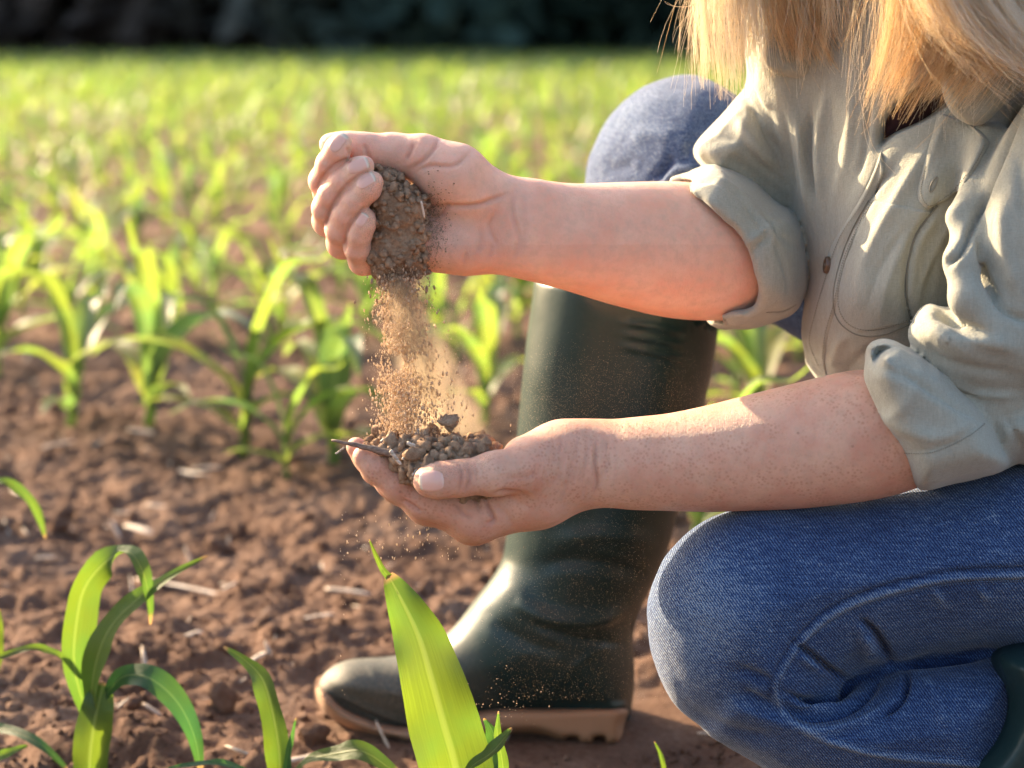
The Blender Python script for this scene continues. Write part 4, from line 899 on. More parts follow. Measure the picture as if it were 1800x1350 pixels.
chainpx(Sh, [(1665, 752, 8, 72), (1735, 680, 6, 74), (1800, 600, 30, 80)], 1.17, kin=.01, k=.003)
P_ = [at(p[0], p[1], YL+p[2]/1000) for p in ARM_L]; Sh.chain(P_[:16], [p[3]*(YL+p[2]/1000)/FPX+.0016 for p in ARM_L][:16], kin=.012, k=.002, sub=True)
Sh.inflate([(1545, 262), (1575, 238), (1640, 205), (1700, 150), (1640, 140), (1560, 200)], 1.23, .012, .04, k=.006, n=4, sub=True)      # open neck
VS, FS = Sh.mesh(); VS = relax(VS, FS, 2); sc = Sculpt(VS, FS)
if 0: sc.panel([(1552, 235), (1539, 285), (1512, 350), (1486, 416), (1467, 494), (1452, 570), (1449, 640), (1462, 690), (1440, 690), (1405, 610), (1405, 560), (1425, 500), (1448, 446), (1500, 340)], .0022, 2.5, smoothp=False)
if 0: sc.line([(1545, 255), (1536, 292), (1508, 355), (1482, 420), (1463, 496), (1449, 570), (1446, 650)], 2, -.0007, .20, fade=False); sc.line([(1450, 470), (1432, 520), (1420, 570), (1422, 612)], 1.6, -.0005, .25, fade=False)
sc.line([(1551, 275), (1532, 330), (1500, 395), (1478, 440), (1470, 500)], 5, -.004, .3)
POCK = [(1483, 457), (1474, 500), (1468, 532), (1478, 562), (1500, 582), (1547, 587), (1603, 566)]
if 0: sc.panel([(1540, 345), (1483, 457), (1468, 532), (1478, 562), (1500, 582), (1547, 587), (1603, 564), (1595, 480), (1640, 370)], .0016, 2, smoothp=False); sc.line(POCK, 1.6, -.0006, .45, fade=False); sc.line([(p[0]+7, p[1]-6) for p in POCK], 1.4, -.0005, .3, fade=False)
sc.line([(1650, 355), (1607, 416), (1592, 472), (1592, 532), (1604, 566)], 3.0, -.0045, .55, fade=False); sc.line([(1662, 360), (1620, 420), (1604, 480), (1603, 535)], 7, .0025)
FLAP = [(1655, 178), (1709, 223), (1740, 246), (1737, 264), (1709, 295), (1690, 336), (1630, 367), (1614, 348), (1622, 295), (1641, 227)]
if 0: sc.panel([(1700, 340), (1728, 288), (1738, 300), (1732, 370), (1716, 385), (1690, 372)], .0012, 2, smoothp=False)
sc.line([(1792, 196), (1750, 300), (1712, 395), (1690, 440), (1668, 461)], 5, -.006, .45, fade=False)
# folds
for L, w_, a_ in (([(1500, 540), (1530, 440), (1590, 330), (1650, 230)], 16, .003), ([(1520, 560), (1548, 470), (1600, 390)], 8, -.0018), ([(1545, 575), (1560, 500), (1590, 430)], 7, .0016), ([(1490, 400), (1530, 340), (1590, 270)], 10, -.0025), ([(1462, 650), (1480, 600), (1500, 590)], 12, .003), ([(1480, 690), (1500, 640), (1560, 600)], 14, -.003),
                  ([(1400, 200), (1412, 300), (1425, 390)], 8, .004), ([(1425, 180), (1420, 280), (1432, 360)], 7, -.005), ([(1455, 150), (1440, 260), (1445, 380)], 12, .0035), ([(1375, 180), (1385, 280), (1400, 370)], 9, -.003), ([(1500, 130), (1490, 260), (1465, 370)], 14, .002), ([(1530, 160), (1520, 260), (1500, 330)], 7, -.0025),
                  ([(1235, 262), (1300, 300), (1370, 350), (1410, 385)], 10, .0045), ([(1240, 235), (1300, 250), (1350, 300), (1390, 335)], 10, -.002), ([(1290, 200), (1330, 260), (1365, 300)], 14, .004), ([(1310, 170), (1345, 230), (1370, 270)], 8, -.004), ([(1330, 130), (1358, 200)], 9, .003),
                  ([(1185, 326), (1250, 318), (1310, 350), (1365, 405), (1400, 440)], 7, -.0025), ([(1230, 305), (1300, 340), (1350, 400), (1362, 460)], 8, .003), ([(1310, 430), (1330, 415), (1350, 400)], 6, .003), ([(1318, 452), (1335, 430), (1352, 415)], 5, -.003), ([(1280, 330), (1340, 400), (1380, 470), (1385, 530)], 6, -.0018), ([(1345, 549), (1375, 548), (1398, 535)], 3, -.002), ([(1250, 562), (1320, 568)], 5, .002),
                  ([(1520, 700), (1560, 735), (1640, 770), (1720, 745)], 16, .0025), ([(1580, 792), (1640, 790), (1700, 760), (1728, 735)], 5, -.0016), ([(1528, 640), (1600, 665), (1660, 700)], 12, -.0025), ([(1560, 610), (1580, 640), (1640, 690), (1730, 745)], 6, -.002), ([(1610, 850), (1680, 838), (1768, 812)], 6, .001),
                  ([(1625, 560), (1680, 600), (1740, 600), (1800, 620)], 18, .004), ([(1610, 600), (1680, 640), (1800, 660)], 14, -.0028), ([(1650, 655), (1720, 690), (1800, 695)], 10, .003), ([(1650, 560), (1700, 575), (1745, 590)], 9, -.004), ([(1735, 500), (1765, 545), (1820, 570)], 8, -.0045), ([(1720, 420), (1730, 480), (1760, 530)], 6, -.004),
                  ([(1760, 330), (1770, 450), (1800, 540)], 20, .003), ([(1790, 260), (1800, 400)], 14, -.002), ([(1640, 480), (1655, 420), (1700, 340)], 16, .003), ([(1625, 540), (1640, 470), (1670, 400)], 7, -.002), ([(1610, 560), (1618, 500), (1640, 440)], 6, .0015), ([(1760, 720), (1790, 770), (1800, 800)], 10, -.003)):
    sc.line(L, w_*.7, a_*1.15)
dr = VS[:, 0]*.85-VS[:, 2]*.5; al = VS[:, 0]*.5+VS[:, 2]*.85; rd_ = 1-np.abs(fbm(dr*42, VS[:, 1]*30, al*13, s=44, o=2)); mk_ = np.clip(vnoise(VS[:, 0]*16, VS[:, 1]*16, VS[:, 2]*16, s=45)+.35, 0, 1)
sc.off += .0007*fbm(VS[:, 0]*22, VS[:, 1]*22, VS[:, 2]*22, s=14, o=3)+.0024*np.clip(rd_, 0, 1)**4*mk_; VS = relax(sc.done(), FS, 1, .4)
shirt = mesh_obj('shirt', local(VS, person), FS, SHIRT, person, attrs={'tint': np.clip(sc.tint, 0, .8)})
# tailored pieces laid on the cloth: found by casting rays onto the finished surface
from mathutils.bvhtree import BVHTree
def bvh_of(V, F, x0=0, x1=1850):
    px_, py_ = proj(V[:, 0], V[:, 1], V[:, 2]); kp = ((px_ > x0) & (px_ < x1))[F].all(1); ids = np.unique(F[kp]); mp = -np.ones(len(V), int); mp[ids] = np.arange(len(ids)); return BVHTree.FromPolygons(V[ids].tolist(), mp[F[kp]].tolist())
def hit(bv, px, py):
    o_ = Vector((0, 0, CAM_H)); d_ = (Vector(at(px, py, 1.2))-o_).normalized(); r = bv.ray_cast(o_, d_)
    
    if r[0] is None: return None, None
    n_ = np.array(r[1]); return np.array(r[0]), (n_ if n_@np.array(d_) < 0 else -n_)
BS = bvh_of(VS, FS)
def ruled(name, Aq, Bq, t=.0014, nu=50, nv=16, mat=None, parent=None, wob=0, seed=0, gather=0):
    Aq, Bq = spline(Aq, 8), spline(Bq, 8); f = lambda Q, s_: np.array([np.interp(s_, np.linspace(0, 1, len(Q)), Q[:, i]) for i in (0, 1)]).T
    s_ = np.linspace(0, 1, nu); a, b_ = f(Aq, s_), f(Bq, s_); V = []; last = None
    for i in range(nu):
        for j in range(nv):
            q = a[i]+(b_[i]-a[i])*j/(nv-1); h, n_ = hit(BS, q[0], q[1])
            if h is None: h, n_ = last if last is not None else (at(q[0], q[1], 1.25), np.array([0, -1, 0]))
            last = (h, n_); e = (i in (0, nu-1)) or (j in (0, nv-1)); vd = np.array([0, 0, CAM_H])-h; vd /= np.linalg.norm(vd)
            k_ = t*(1+wob*vnoise(np.array([h[0]*90]), np.array([h[2]*90]), s=seed)[0]) + gather*math.sin(j*2.1+i*.15)
            V.append(h+vd*(-.0008 if e else (k_ if (i not in (1, nu-2) and j not in (1, nv-2)) else k_*.85)))
    V = np.array(V); G_ = V.reshape(nu, nv, 3)
    for _ in range(2): G_[2:-2, 2:-2] = .5*G_[2:-2, 2:-2]+.125*(G_[1:-3, 2:-2]+G_[3:-1, 2:-2]+G_[2:-2, 1:-3]+G_[2:-2, 3:-1])
    G_[1, 1:-1] = G_[0, 1:-1]+(G_[1, 1:-1]-G_[0, 1:-1])*.5; G_[-2, 1:-1] = G_[-1, 1:-1]+(G_[-2, 1:-1]-G_[-1, 1:-1])*.5
    G_[1:-1, 1] = G_[1:-1, 0]+(G_[1:-1, 1]-G_[1:-1, 0])*.4; G_[1:-1, -2] = G_[1:-1, -1]+(G_[1:-1, -2]-G_[1:-1, -1])*.4
    V = G_.reshape(-1, 3); F = np.array([(i*nv+j, i*nv+j+1, (i+1)*nv+j+1, (i+1)*nv+j) for i in range(nu-1) for j in range(nv-1)])
    return mesh_obj(name, local(V, person), F, mat or SHIRT, parent or shirt, attrs={'tint': np.zeros(len(V))}), V, F
def stitches(name, bv, P, mat, parent, step=5.0, duty=.62, r=.00028, lift=.0006, nsp=40):
    Q = spline(P, nsp); L = np.concatenate([[0], np.cumsum(np.hypot(*np.diff(Q, axis=0).T))]); v = []; f = []
    for s0 in np.arange(0, L[-1]-step, step):
        pp = [(np.interp(s0+step*duty*k_/2, L, Q[:, 0]), np.interp(s0+step*duty*k_/2, L, Q[:, 1])) for k_ in range(3)]; hs_ = [hit(bv, *p) for p in pp]
        if any(h[0] is None for h in hs_): continue
        pts_ = [h[0]+h[1]*lift*(.5 if k_ != 1 else 1) for k_, h in enumerate(hs_)]
        if np.linalg.norm(pts_[0]-pts_[2]) > .008: continue
        v_, f_ = tube_mesh(pts_, [r*.6, r, r*.6], 4); f += [tuple(i_+len(v) for i_ in q) for q in f_]; v += list(v_)
    if v: props(mesh_obj(name, local(v, person), f, mat, parent), kind='stuff')
def seam(name, bv, P, mat, parent, r=.0004, lift=0.0002):
    Q = spline(P, 14); pts_ = []
    for p in Q:
        h, n_ = hit(bv, *p)
        if h is not None: pts_.append(h+n_*lift)
    v_, f_ = tube_mesh(pts_, [r]*len(pts_), 5); return mesh_obj(name, local(v_, person), f_, mat, parent)
m, nt, b, o = M('shirt thread'); b.inputs['Base Color'].default_value = (.20, .185, .145, 1); b.inputs['Roughness'].default_value = .8; MAT_THR = m
m, nt, b, o = M('seam shadow line'); b.inputs['Base Color'].default_value = (.17, .16, .125, 1); b.inputs['Roughness'].default_value = .9; MAT_SEAM = m
plk, pv, pf = ruled('placket', [(1549, 262), (1528, 318), (1494, 378), (1462, 430), (1446, 480), (1426, 545), (1417, 600), (1436, 648)], [(1556, 300), (1530, 365), (1502, 425), (1486, 470), (1473, 530), (1456, 590), (1451, 635), (1456, 668)], .0032, 80, 14, wob=.3)
pok, ov, of = ruled('chest_pocket', [(1528, 350), (1500, 400), (1478, 460), (1466, 520), (1474, 560), (1506, 586)], [(1640, 372), (1612, 410), (1598, 460), (1592, 510), (1598, 545), (1601, 568)], .0020, 70, 40, wob=.3)
flp, fv, ff = ruled('shoulder_tab', [(1648, 196), (1640, 228), (1622, 292), (1612, 345), (1630, 368)], [(1700, 214), (1738, 246), (1726, 278), (1697, 322), (1664, 352)], .0042, 44, 22, wob=.5, seed=5, gather=.00045)
BS2 = BVHTree.FromPolygons(np.concatenate([VS, pv, ov, fv]).tolist(), FS[(VS[:, 1][FS] < 1.5).all(1)].tolist()+(pf+len(VS)).tolist()+(of+len(VS)+len(pv)).tolist()+(ff+len(VS)+len(pv)+len(ov)).tolist())
stitches('stitching', BS2, [(1545, 290), (1520, 350), (1484, 405), (1464, 450), (1450, 495), (1434, 550), (1424, 600), (1441, 645)], MAT_THR, plk, 4.5)
stitches('stitching', BS2, [(1551, 305), (1525, 366), (1496, 425), (1480, 470), (1467, 530), (1450, 590), (1446, 635)], MAT_THR, plk, 4.5)
for o_ in (7,): stitches('stitching', BS2, [(1528+o_, 352), (1500+o_, 402), (1479+o_, 460), (1467+o_, 518), (1475+o_*.9, 558-o_*.3), (1505+o_*.3, 584-o_), (1550, 585-o_), (1598, 568-o_)], MAT_THR, pok, 4.5)
stitches('stitching', BS2, [(1628, 292), (1620, 340), (1634, 361), (1662, 346), (1692, 318), (1720, 276), (1730, 250)], MAT_THR, flp, 4)
if 0: seam('placket_seam', BS2, [(1556, 302), (1531, 366), (1503, 426), (1487, 471), (1474, 531), (1457, 591), (1452, 640)], MAT_SEAM, plk, .0004)
seam('pocket_seam', BS2, [(1527, 352), (1499, 402), (1477, 460), (1465, 520), (1473, 562), (1506, 588), (1550, 589), (1600, 570)], MAT_SEAM, pok, .0004)
seam('sleeve_seam', BS2, [(1648, 362), (1612, 412), (1596, 470), (1595, 530), (1603, 566)], MAT_SEAM, shirt, .0007)
stitches('stitching', BS2, [(1586, 796), (1640, 795), (1700, 768), (1734, 742)], MAT_THR, shirt, 4)
stitches('stitching', BS2, [(1347, 548), (1375, 547), (1400, 534)], MAT_THR, shirt, 4)
m, nt, b, o = M('blue stitching thread'); b.inputs['Base Color'].default_value = (.10, .15, .27, 1); b.inputs['Roughness'].default_value = .8
BJ = bvh_of(VJ, FJ, 1100)
stitches('stitching', BJ, [(p[0]+4, p[1]+11) for p in SEAM[:6]]+[(1376, 1190), (1372, 1216), (1393, 1255), (1452, 1291), (1560, 1319), (1720, 1336)], m, jeans, 4.6, lift=.0005)
# buttons
m, nt, b, o = M('horn button'); b.inputs['Base Color'].default_value = (.10, .055, .03, 1); b.inputs['Roughness'].default_value = .3; MAT_BTN = m
def button(px, py, r=.0045, squeeze=1.0, parent=None):
    h, n_ = hit(BS2, px, py); n = 24; prof = [(0, .0012), (.5, .0010), (.62, .0012), (.76, .0021), (.92, .0019), (1, .0008), (1, -.001)]; V = []; F = []
    for i, (q, z) in enumerate(prof):
        for j in range(n): V.append((q*r*math.cos(j/n*6.2832)*squeeze, q*r*math.sin(j/n*6.2832), z))
    for i in range(len(prof)-1):
        for j in range(n): F.append((i*n+j, i*n+(j+1) % n, (i+1)*n+(j+1) % n, (i+1)*n+j))
    q = Vector(n_).to_track_quat('Z', 'Y').to_matrix(); V = np.array(V)@np.array(q).T+h+n_*.0006; bo = mesh_obj('button', local(V, person), F, MAT_BTN, parent or shirt)
    v = []; f = []
    for sx_, sy_ in ((1, 1), (1, -1)):
        v_, f_ = tube_mesh(np.array([(-.16*sx_, -.16*sy_, .0012/r), (0, 0, .0019/r), (.16*sx_, .16*sy_, .0012/r)])*r*np.array([squeeze, 1, 1]), [.0003]*3, 4); f += [tuple(i_+len(v) for i_ in q_) for q_ in f_]; v += list(v_)
    mesh_obj('button_thread', local(np.array(v)@np.array(q).T+h+n_*.0006, person), f, MAT_THR, parent or shirt)
button(1456, 466, .0056, .8)
def loop_(px0, py0, ang, a, b_):
    n = 26; pts_ = []
    for i in range(n+1):
        t = i/n*2*math.pi; x = a*math.cos(t); y = b_*math.sin(t); q = (px0+x*math.cos(ang)-y*math.sin(ang), py0+x*math.sin(ang)+y*math.cos(ang)); h, n_ = hit(BS2, *q); pts_.append(h+n_*.0003)
    v_, f_ = tube_mesh(pts_, [.0006]*len(pts_), 5); mesh_obj('buttonhole', local(v_, person), f_, MAT_THR, flp)
loop_(1641, 324, -1.15, 14, 4)
# dark undershirt in the open neck, collar of the shirt
m, nt, b, o = M('dark red undershirt'); b.inputs['Base Color'].default_value = (.035, .012, .016, 1); b.inputs['Roughness'].default_value = .9
K = boxpx(1500, -60, 1760, 330, 1.2, 1.36, .003); K.inflate([(1540, 270), (1580, 250), (1650, 215), (1720, 100), (1700, -20), (1560, -20), (1540, 120)], 1.275, .03, .037, n=4); VK, FK = K.mesh(); mesh_obj('undershirt', local(relax(VK, FK, 1), person), FK, m, person)
K = boxpx(1300, -120, 1600, 260, 1.1, 1.45, .0022)
K.inflate([(1340, 100), (1385, 135), (1430, 138), (1525, 128), (1528, 40), (1500, -60), (1380, -60)], (1.29, 1430, 100, .0001, 0), .006, .010, n=4)
VK, FK = K.mesh(); VK = relax(VK, FK, 1); mesh_obj('collar', local(VK, person), FK, SHIRT, shirt, attrs={'tint': np.zeros(len(VK))})
K = boxpx(1600, -120, 1900, 260, 1.1, 1.45, .0022)
K.inflate([(1655, 60), (1660, 178), (1712, 222), (1760, 190), (1850, 90), (1840, -60), (1700, -60)], (1.205, 1700, 100, -.0001, 0), .006, .010, n=4)
VK, FK = K.mesh(); VK = relax(VK, FK, 1); mesh_obj('collar', local(VK, person), FK, SHIRT, shirt, attrs={'tint': np.zeros(len(VK))})

# ---- hair
def mat_hair():
    m, nt, b, o = M('blond hair'); P = geo_pos(nt); rnd = nd(nt, 'ShaderNodeAttribute', attribute_name='rnd').outputs['Fac']
    c = ramp(nt, rnd, [(0, (.72, .47, .22)), (.40, (.93, .73, .46)), (.8, (1, .94, .80)), (1, (1, .97, .90))]); nt.links.new(c, b.inputs['Base Color']); b.inputs['Roughness'].default_value = .38; b.inputs['Specular IOR Level'].default_value = .6
    tr = nd(nt, 'ShaderNodeBsdfTranslucent'); tc = mix(nt, c, (.98, .82, .58), .5); nt.links.new(tc, tr.inputs[0]); ms = nd(nt, 'ShaderNodeMixShader'); ms.inputs[0].default_value = .55; nt.links.new(b.outputs[0], ms.inputs[1]); nt.links.new(tr.outputs[0], ms.inputs[2]); nt.links.new(ms.outputs[0], o.inputs[0])
    return m
def strands(guides, segs=16):
    """guides: (list of (px, py, Y), root radius m, tip radius m, count, tip colour)"""
    VV = []; FF = []; RR = []; off = 0; k = 3
    for pts, r0, r1, n, tone, wid in guides:
        C = spline([at(*p) for p in pts], 6); s = np.linspace(0, len(C)-1, segs); C = np.array([np.interp(s, np.arange(len(C)), C[:, i]) for i in range(3)]).T
        t = np.linspace(0, 1, segs); rad = r0+(r1-r0)*t
        # sub-locks
        nl = max(3, n//22); lo = RNG.normal(size=(nl, 3))*.55; lt = RNG.normal(size=(nl, 3))*.6
        w = RNG.integers(0, nl, n); a = lo[w]+RNG.normal(size=(n, 3))*.42; b_ = lt[w]+RNG.normal(size=(n, 3))*.26
        T = t[None, :, None]; O = (a[:, None, :]*(1-T)+b_[:, None, :]*T)*rad[None, :, None]
        ph = RNG.random((n, 1))*6.28; lph = (w[:, None]*1.7); amp = .0016*(np.sin(t[None]*5.5+lph)+.35*np.sin(t[None]*13+ph)); O[:, :, 0] += amp*np.sqrt(t)[None]; O[:, :, 1] += .7*amp[:, ::-1]
        fly = (RNG.random(n) < .13)[:, None, None]*RNG.normal(size=(n, 1, 3))*.012*(T**1.5); O += fly
        end = (1-.32*RNG.random(n)**1.6)*(1-.14*RNG.random(nl)[w]); tt = t[None]*end[:, None]
        Cc = np.stack([np.interp(tt.ravel(), t, C[:, i]).reshape(n, segs) for i in range(3)], 2)+O
        th = wid*(1-.55*t)[None, :, None]*(.7+.6*RNG.random((n, 1, 1)))
        D = np.gradient(Cc, axis=1); D /= np.linalg.norm(D, axis=2)[:, :, None]+1e-9; up = np.array([.2, 1, .1]); A_ = np.cross(D, up); A_ /= np.linalg.norm(A_, axis=2)[:, :, None]+1e-9; B_ = np.cross(D, A_)
        V = np.stack([Cc+th*(A_*math.cos(q)+B_*math.sin(q)) for q in (0, 2.094, 4.189)], 2).reshape(-1, 3)
        i = np.arange(segs-1); j = np.arange(k); I_, J_ = np.meshgrid(i, j, indexing='ij'); f = np.stack([I_*k+J_, I_*k+(J_+1) % k, (I_+1)*k+(J_+1) % k, (I_+1)*k+J_], -1).reshape(-1, 4)
        F = (f[None]+(np.arange(n)*segs*k)[:, None, None]).reshape(-1, 4)+off; off += len(V); VV.append(V); FF.append(F); RR.append(np.repeat(np.clip(tone+.27*RNG.normal(size=n)+.12*np.sin(w*2.3), 0, 1), segs*k))
    return np.concatenate(VV), np.concatenate(FF), np.concatenate(RR)
GD = []
rr = random.Random(5)
for i in range(26):                                                # far lock, hanging straight; its left strands whitened in colour to stand for sunlight
    x = 1232+i*10.5; tipx = x+rr.uniform(-14, 14)+ (8 if i < 5 else 0); tipy = np.interp(x, [1230, 1260, 1300, 1350, 1420, 1500], [150, 178, 150, 118, 128, 100])+rr.uniform(-28, 16); Y = 1.285+rr.uniform(-.02, .02)
    GD.append(([(x+60+rr.uniform(-15, 15), -520, Y+.01), (x+22, -240, Y), (x+rr.uniform(-10, 10), -60, Y-.004), (x+rr.uniform(-8, 8), 50, Y-.004), (tipx, tipy, Y)], .012, .0045, 130, .98 if x < 1360 else .7, .00013))
for i in range(9):                                                 # darker golden lock curving inside
    x = 1362+i*9; GD.append(([(x+60, -500, 1.27), (x+10, -220, 1.262), (x-4, -60, 1.262), (x+2, 30, 1.26), (x+40+rr.uniform(-8, 10), 108+rr.uniform(-14, 14), 1.262)], .010, .004, 130, .22, .00013))
for i in range(30):                                                # near lock, swinging to the left at its ends
    u = i/29; x0 = 1560+u*330; tip = (1512+u*190+rr.uniform(-12, 12), 205-20*u+rr.uniform(-34, 26)); Y = 1.185-.02*u+rr.uniform(-.014, .014)
    GD.append(([(x0+40, -520, 1.2), (x0+30, -240, Y), (x0+10-20*u, -60, Y-.006), (x0-5-70*u, 70, Y-.008), (tip[0], tip[1], Y)], .013, .0045, 130, .30+.25*rr.random(), .00013))
for i in range(22):                                                # outer strands sweeping right
    u = i/21; x0 = 1600+u*120; Y = 1.135+rr.uniform(-.01, .012)
    GD.append(([(x0+40, -520, 1.16), (x0+8, -240, 1.14), (x0+4+u*20, -50, Y), (x0+70+u*40, 70+u*10, Y), (1815+u*90, 150+rr.uniform(-40, 30), Y+.01)], .010, .006, 90, .72, .00012))
for i in range(16):                                                # top right fill
    x0 = 1700+i*16; GD.append(([(x0, -520, 1.17), (x0+10, -240, 1.16), (x0+20, -60, 1.15), (x0+10, 60, 1.15), (x0-10+rr.uniform(-20, 20), 140, 1.155)], .014, .006, 100, .6, .00013))
for i in range(10):                                                # loose locks over the collar between the two sides
    x = 1452+i*10; GD.append(([(x+60, -500, 1.26), (x+30, -220, 1.25), (x+rr.uniform(-8, 8), -60, 1.248), (x+rr.uniform(-6, 6), 20, 1.246), (x+rr.uniform(-16, 16), 95+rr.uniform(-40, 45), 1.246)], .010, .007, 70, .62, .00011))
for i in range(34):                                                # fine wisps beyond the ends of the locks
    x = rr.choice([rr.uniform(1225, 1340), rr.uniform(1510, 1700)]); yb = (205 if x < 1400 else 245); Y = 1.28 if x < 1400 else 1.175
    GD.append(([(x+60, -300, Y), (x+20, -80, Y), (x+rr.uniform(-8, 8), 40, Y), (x+rr.uniform(-26, 20), yb+rr.uniform(-45, 15), Y)], .012, .010, 7, .9, .00009))
for i in range(10):                                                # stray single hairs
    x = 1195+i*6; GD.append(([(x+70, -300, 1.28), (x+40, -80, 1.28), (x+rr.uniform(-20, 40), 20, 1.28), (x+rr.uniform(-14, 30), rr.uniform(60, 130), 1.28)], .012, .010, 2, .9, .00011))
for pth in ([(1230, -60), (1222, 5), (1190, 12), (1162, 2)], [(1240, -60), (1215, 20), (1185, 60), (1177, 90)], [(1245, 0), (1225, 60), (1208, 85), (1195, 82)], [(1240, 40), (1226, 90), (1215, 100), (1207, 128)], [(1262, 150), (1290, 175), (1330, 170), (1352, 150)], [(1515, 100), (1516, 180), (1530, 260), (1590, 330)], [(1505, 20), (1512, 90), (1500, 140)], [(1530, -20), (1540, 60), (1526, 120), (1522, 170)]):
    GD.append(([(p[0], p[1], 1.262 if p[0] < 1400 else 1.19) for p in pth], .0008, .0012, 2, .95, .00011))
V, F, Rn = strands(GD); MAT_HAIR = mat_hair()
hair = mesh_obj('hair', local(V, person), F, MAT_HAIR, person, attrs={'rnd': Rn}); props(hair, 'long straight blond hair hanging over the shirt', kind='stuff')
# hair on the head itself
K = Field(head-[.12, .12, .13], head+[.14, .12, .13], .004); K.ell(head+[.018, 0, .012], (.088, .082, .104), rot=(0, -28, 0)); K.ell(head+[-.085, 0, -.055], (.06, .055, .07), k=.01, sub=True)
VK, FK = K.mesh(); sc_ = fbm(VK[:, 0]*30, VK[:, 1]*120, VK[:, 2]*30, s=3, o=3); mesh_obj('hair_crown', local(VK*(1), person), FK, MAT_HAIR, person, attrs={'rnd': np.clip(.5+.3*sc_, 0, 1)})
# ------------------------------------------------------------------ soil in the raised hand
def soil_pile(fld, label, cat, Yref, seed):
    V, F = fld.mesh(); N = vnormals(V, F)
    o1 = fbm(V[:, 0]*170, V[:, 1]*170, V[:, 2]*170, s=seed, o=3); o2 = 1-np.abs(vnoise(V[:, 0]*420, V[:, 1]*420, V[:, 2]*420, s=seed+5))
    V = V+N*(.0018*o1+.0012*o2+.0006*vnoise(V[:, 0]*1100, V[:, 1]*1100, V[:, 2]*1100, s=seed+9))[:, None]; return V, F, N
def pieces(parent, V, N, n, smin_, smax_, sel, mat, pw=2.5, lift=.3, name='soil_lump', maxobj=60):
    idx = np.where(sel)[0]; pick = RNG.choice(idx, n, replace=True); s = smin_+(smax_-smin_)*RNG.random(n)**pw; o = np.argsort(-s); pick = pick[o]; s = s[o]
    mes = [None]*8
    for q in range(min(maxobj, n)):
        k = q % 8
        if mes[k] is None:
            ob = mesh_obj(name, CLODS[k][0], CLODS[k][1], mat, smooth=False); mes[k] = ob.data
        else:
            ob = bpy.data.objects.new(name, mes[k]); COL.objects.link(ob)
        ob.parent = parent; ob.location = V[pick[q]]+N[pick[q]]*s[q]*lift-np.array(parent.location); ob.scale = (s[q],)*3; ob.rotation_euler = (random.uniform(0, 6), random.uniform(0, 6), random.uniform(0, 6))
    if n > maxobj:
        v, f = scatter(SMALL+CLODS[:2] if False else SMALL, V[pick[maxobj:]]+N[pick[maxobj:]]*(s[maxobj:]*lift)[:, None], s[maxobj:]); props(mesh_obj('soil_crumbs', local(v, parent), f, mat, parent, smooth=False), kind='stuff')
H = boxpx(620, 280, 800, 520, YU-.05, YU+.03, .0012)
H.inflate([(655, 300), (690, 302), (708, 322), (738, 346), (750, 368), (741, 392), (752, 420), (741, 446), (744, 474), (722, 478), (706, 494), (684, 482), (662, 484), (648, 440), (655, 400), (650, 360), (648, 325)], (YU-.008, 700, 390, 0, .00004), .014, .018, n=4)
H.inflate([(660, 335), (700, 330), (735, 355), (738, 385), (710, 395), (670, 380)], YU-.018, .010, .012, n=4, k=.006)
V, F, N = soil_pile(H, '', '', YU, 3)
hs = mesh_obj('soil_handful', V, F, MAT_DRYSOIL); props(hs, 'handful of dry brown soil spilling out of the raised closed hand', 'soil')
pieces(hs, V, N, 11000, .00028, .0036, (N[:, 1] < .3), MAT_DRYSOIL, 60, .3, maxobj=45)
straw('straw', 743, 368, .011, 1.15, .0009, 'tiny straw sticking up from the soil in the raised hand', None, Y=YU-.034, dz=1.2, mat=MAT_STRAW)
BA = bvh_of(VA, FA, 500, 1000); Pp = []; Ss = []
for k_ in range(1500):
    a_ = random.gauss(0, 1); px_ = 752+abs(random.gauss(0, 18)); py_ = 400+random.gauss(0, 40); h_, n_ = hit(BA, px_, py_)
    if h_ is not None: Pp.append(h_+n_*.0001); Ss.append(.00012+.0005*random.random()**5)
v, f = scatter(SMALL, Pp, Ss); props(mesh_obj('clinging_crumbs', local(v, hs), f, MAT_DRYSOIL, hs, smooth=False), kind='stuff')
# ------------------------------------------------------------------ soil heap in the cupped hand
H = boxpx(600, 730, 900, 900, YL-.06, YL+.06, .0012)
H.inflate([(640, 782), (668, 772), (710, 768), (770, 772), (820, 776), (862, 784), (868, 800), (850, 822), (800, 838), (750, 852), (715, 838), (680, 808)], (YL+.004, 750, 800, 0, -.0004), .012, .030, n=4)
H.inflate([(810, 865), (860, 862), (850, 885), (815, 885)], YL-.005, .006, .012, n=4)
V, F, N = soil_pile(H, '', '', YL, 9)
hp = mesh_obj('soil_heap', V, F, MAT_DRYSOIL); props(hp, 'crumbly heap of dry soil resting in the lower cupped hand', 'soil')
pxs, pys = proj(V[:, 0], V[:, 1], V[:, 2])
pieces(hp, V, N, 11000, .00028, .0052, (N[:, 2] > -.1) | (N[:, 1] < -.2), MAT_DRYSOIL, 50, .35, maxobj=75)
def lump(px, py, Y, r, seed, parent=None, label=None, amp=.38):
    V, F = clod(seed, ICO3, amp); n = fbm(V[:, 0]*5, V[:, 1]*5, V[:, 2]*5, s=seed, o=3); V = V*(1+.07*n)[:, None]; r = r*Y/FPX
    o = mesh_obj('soil_lump', V*r, F, MAT_DRYSOIL); p = at(px, py, Y); o.location = p-(np.array(parent.location) if parent else 0); 
    if parent: o.parent = parent
    if label: o['label'] = label
    return o
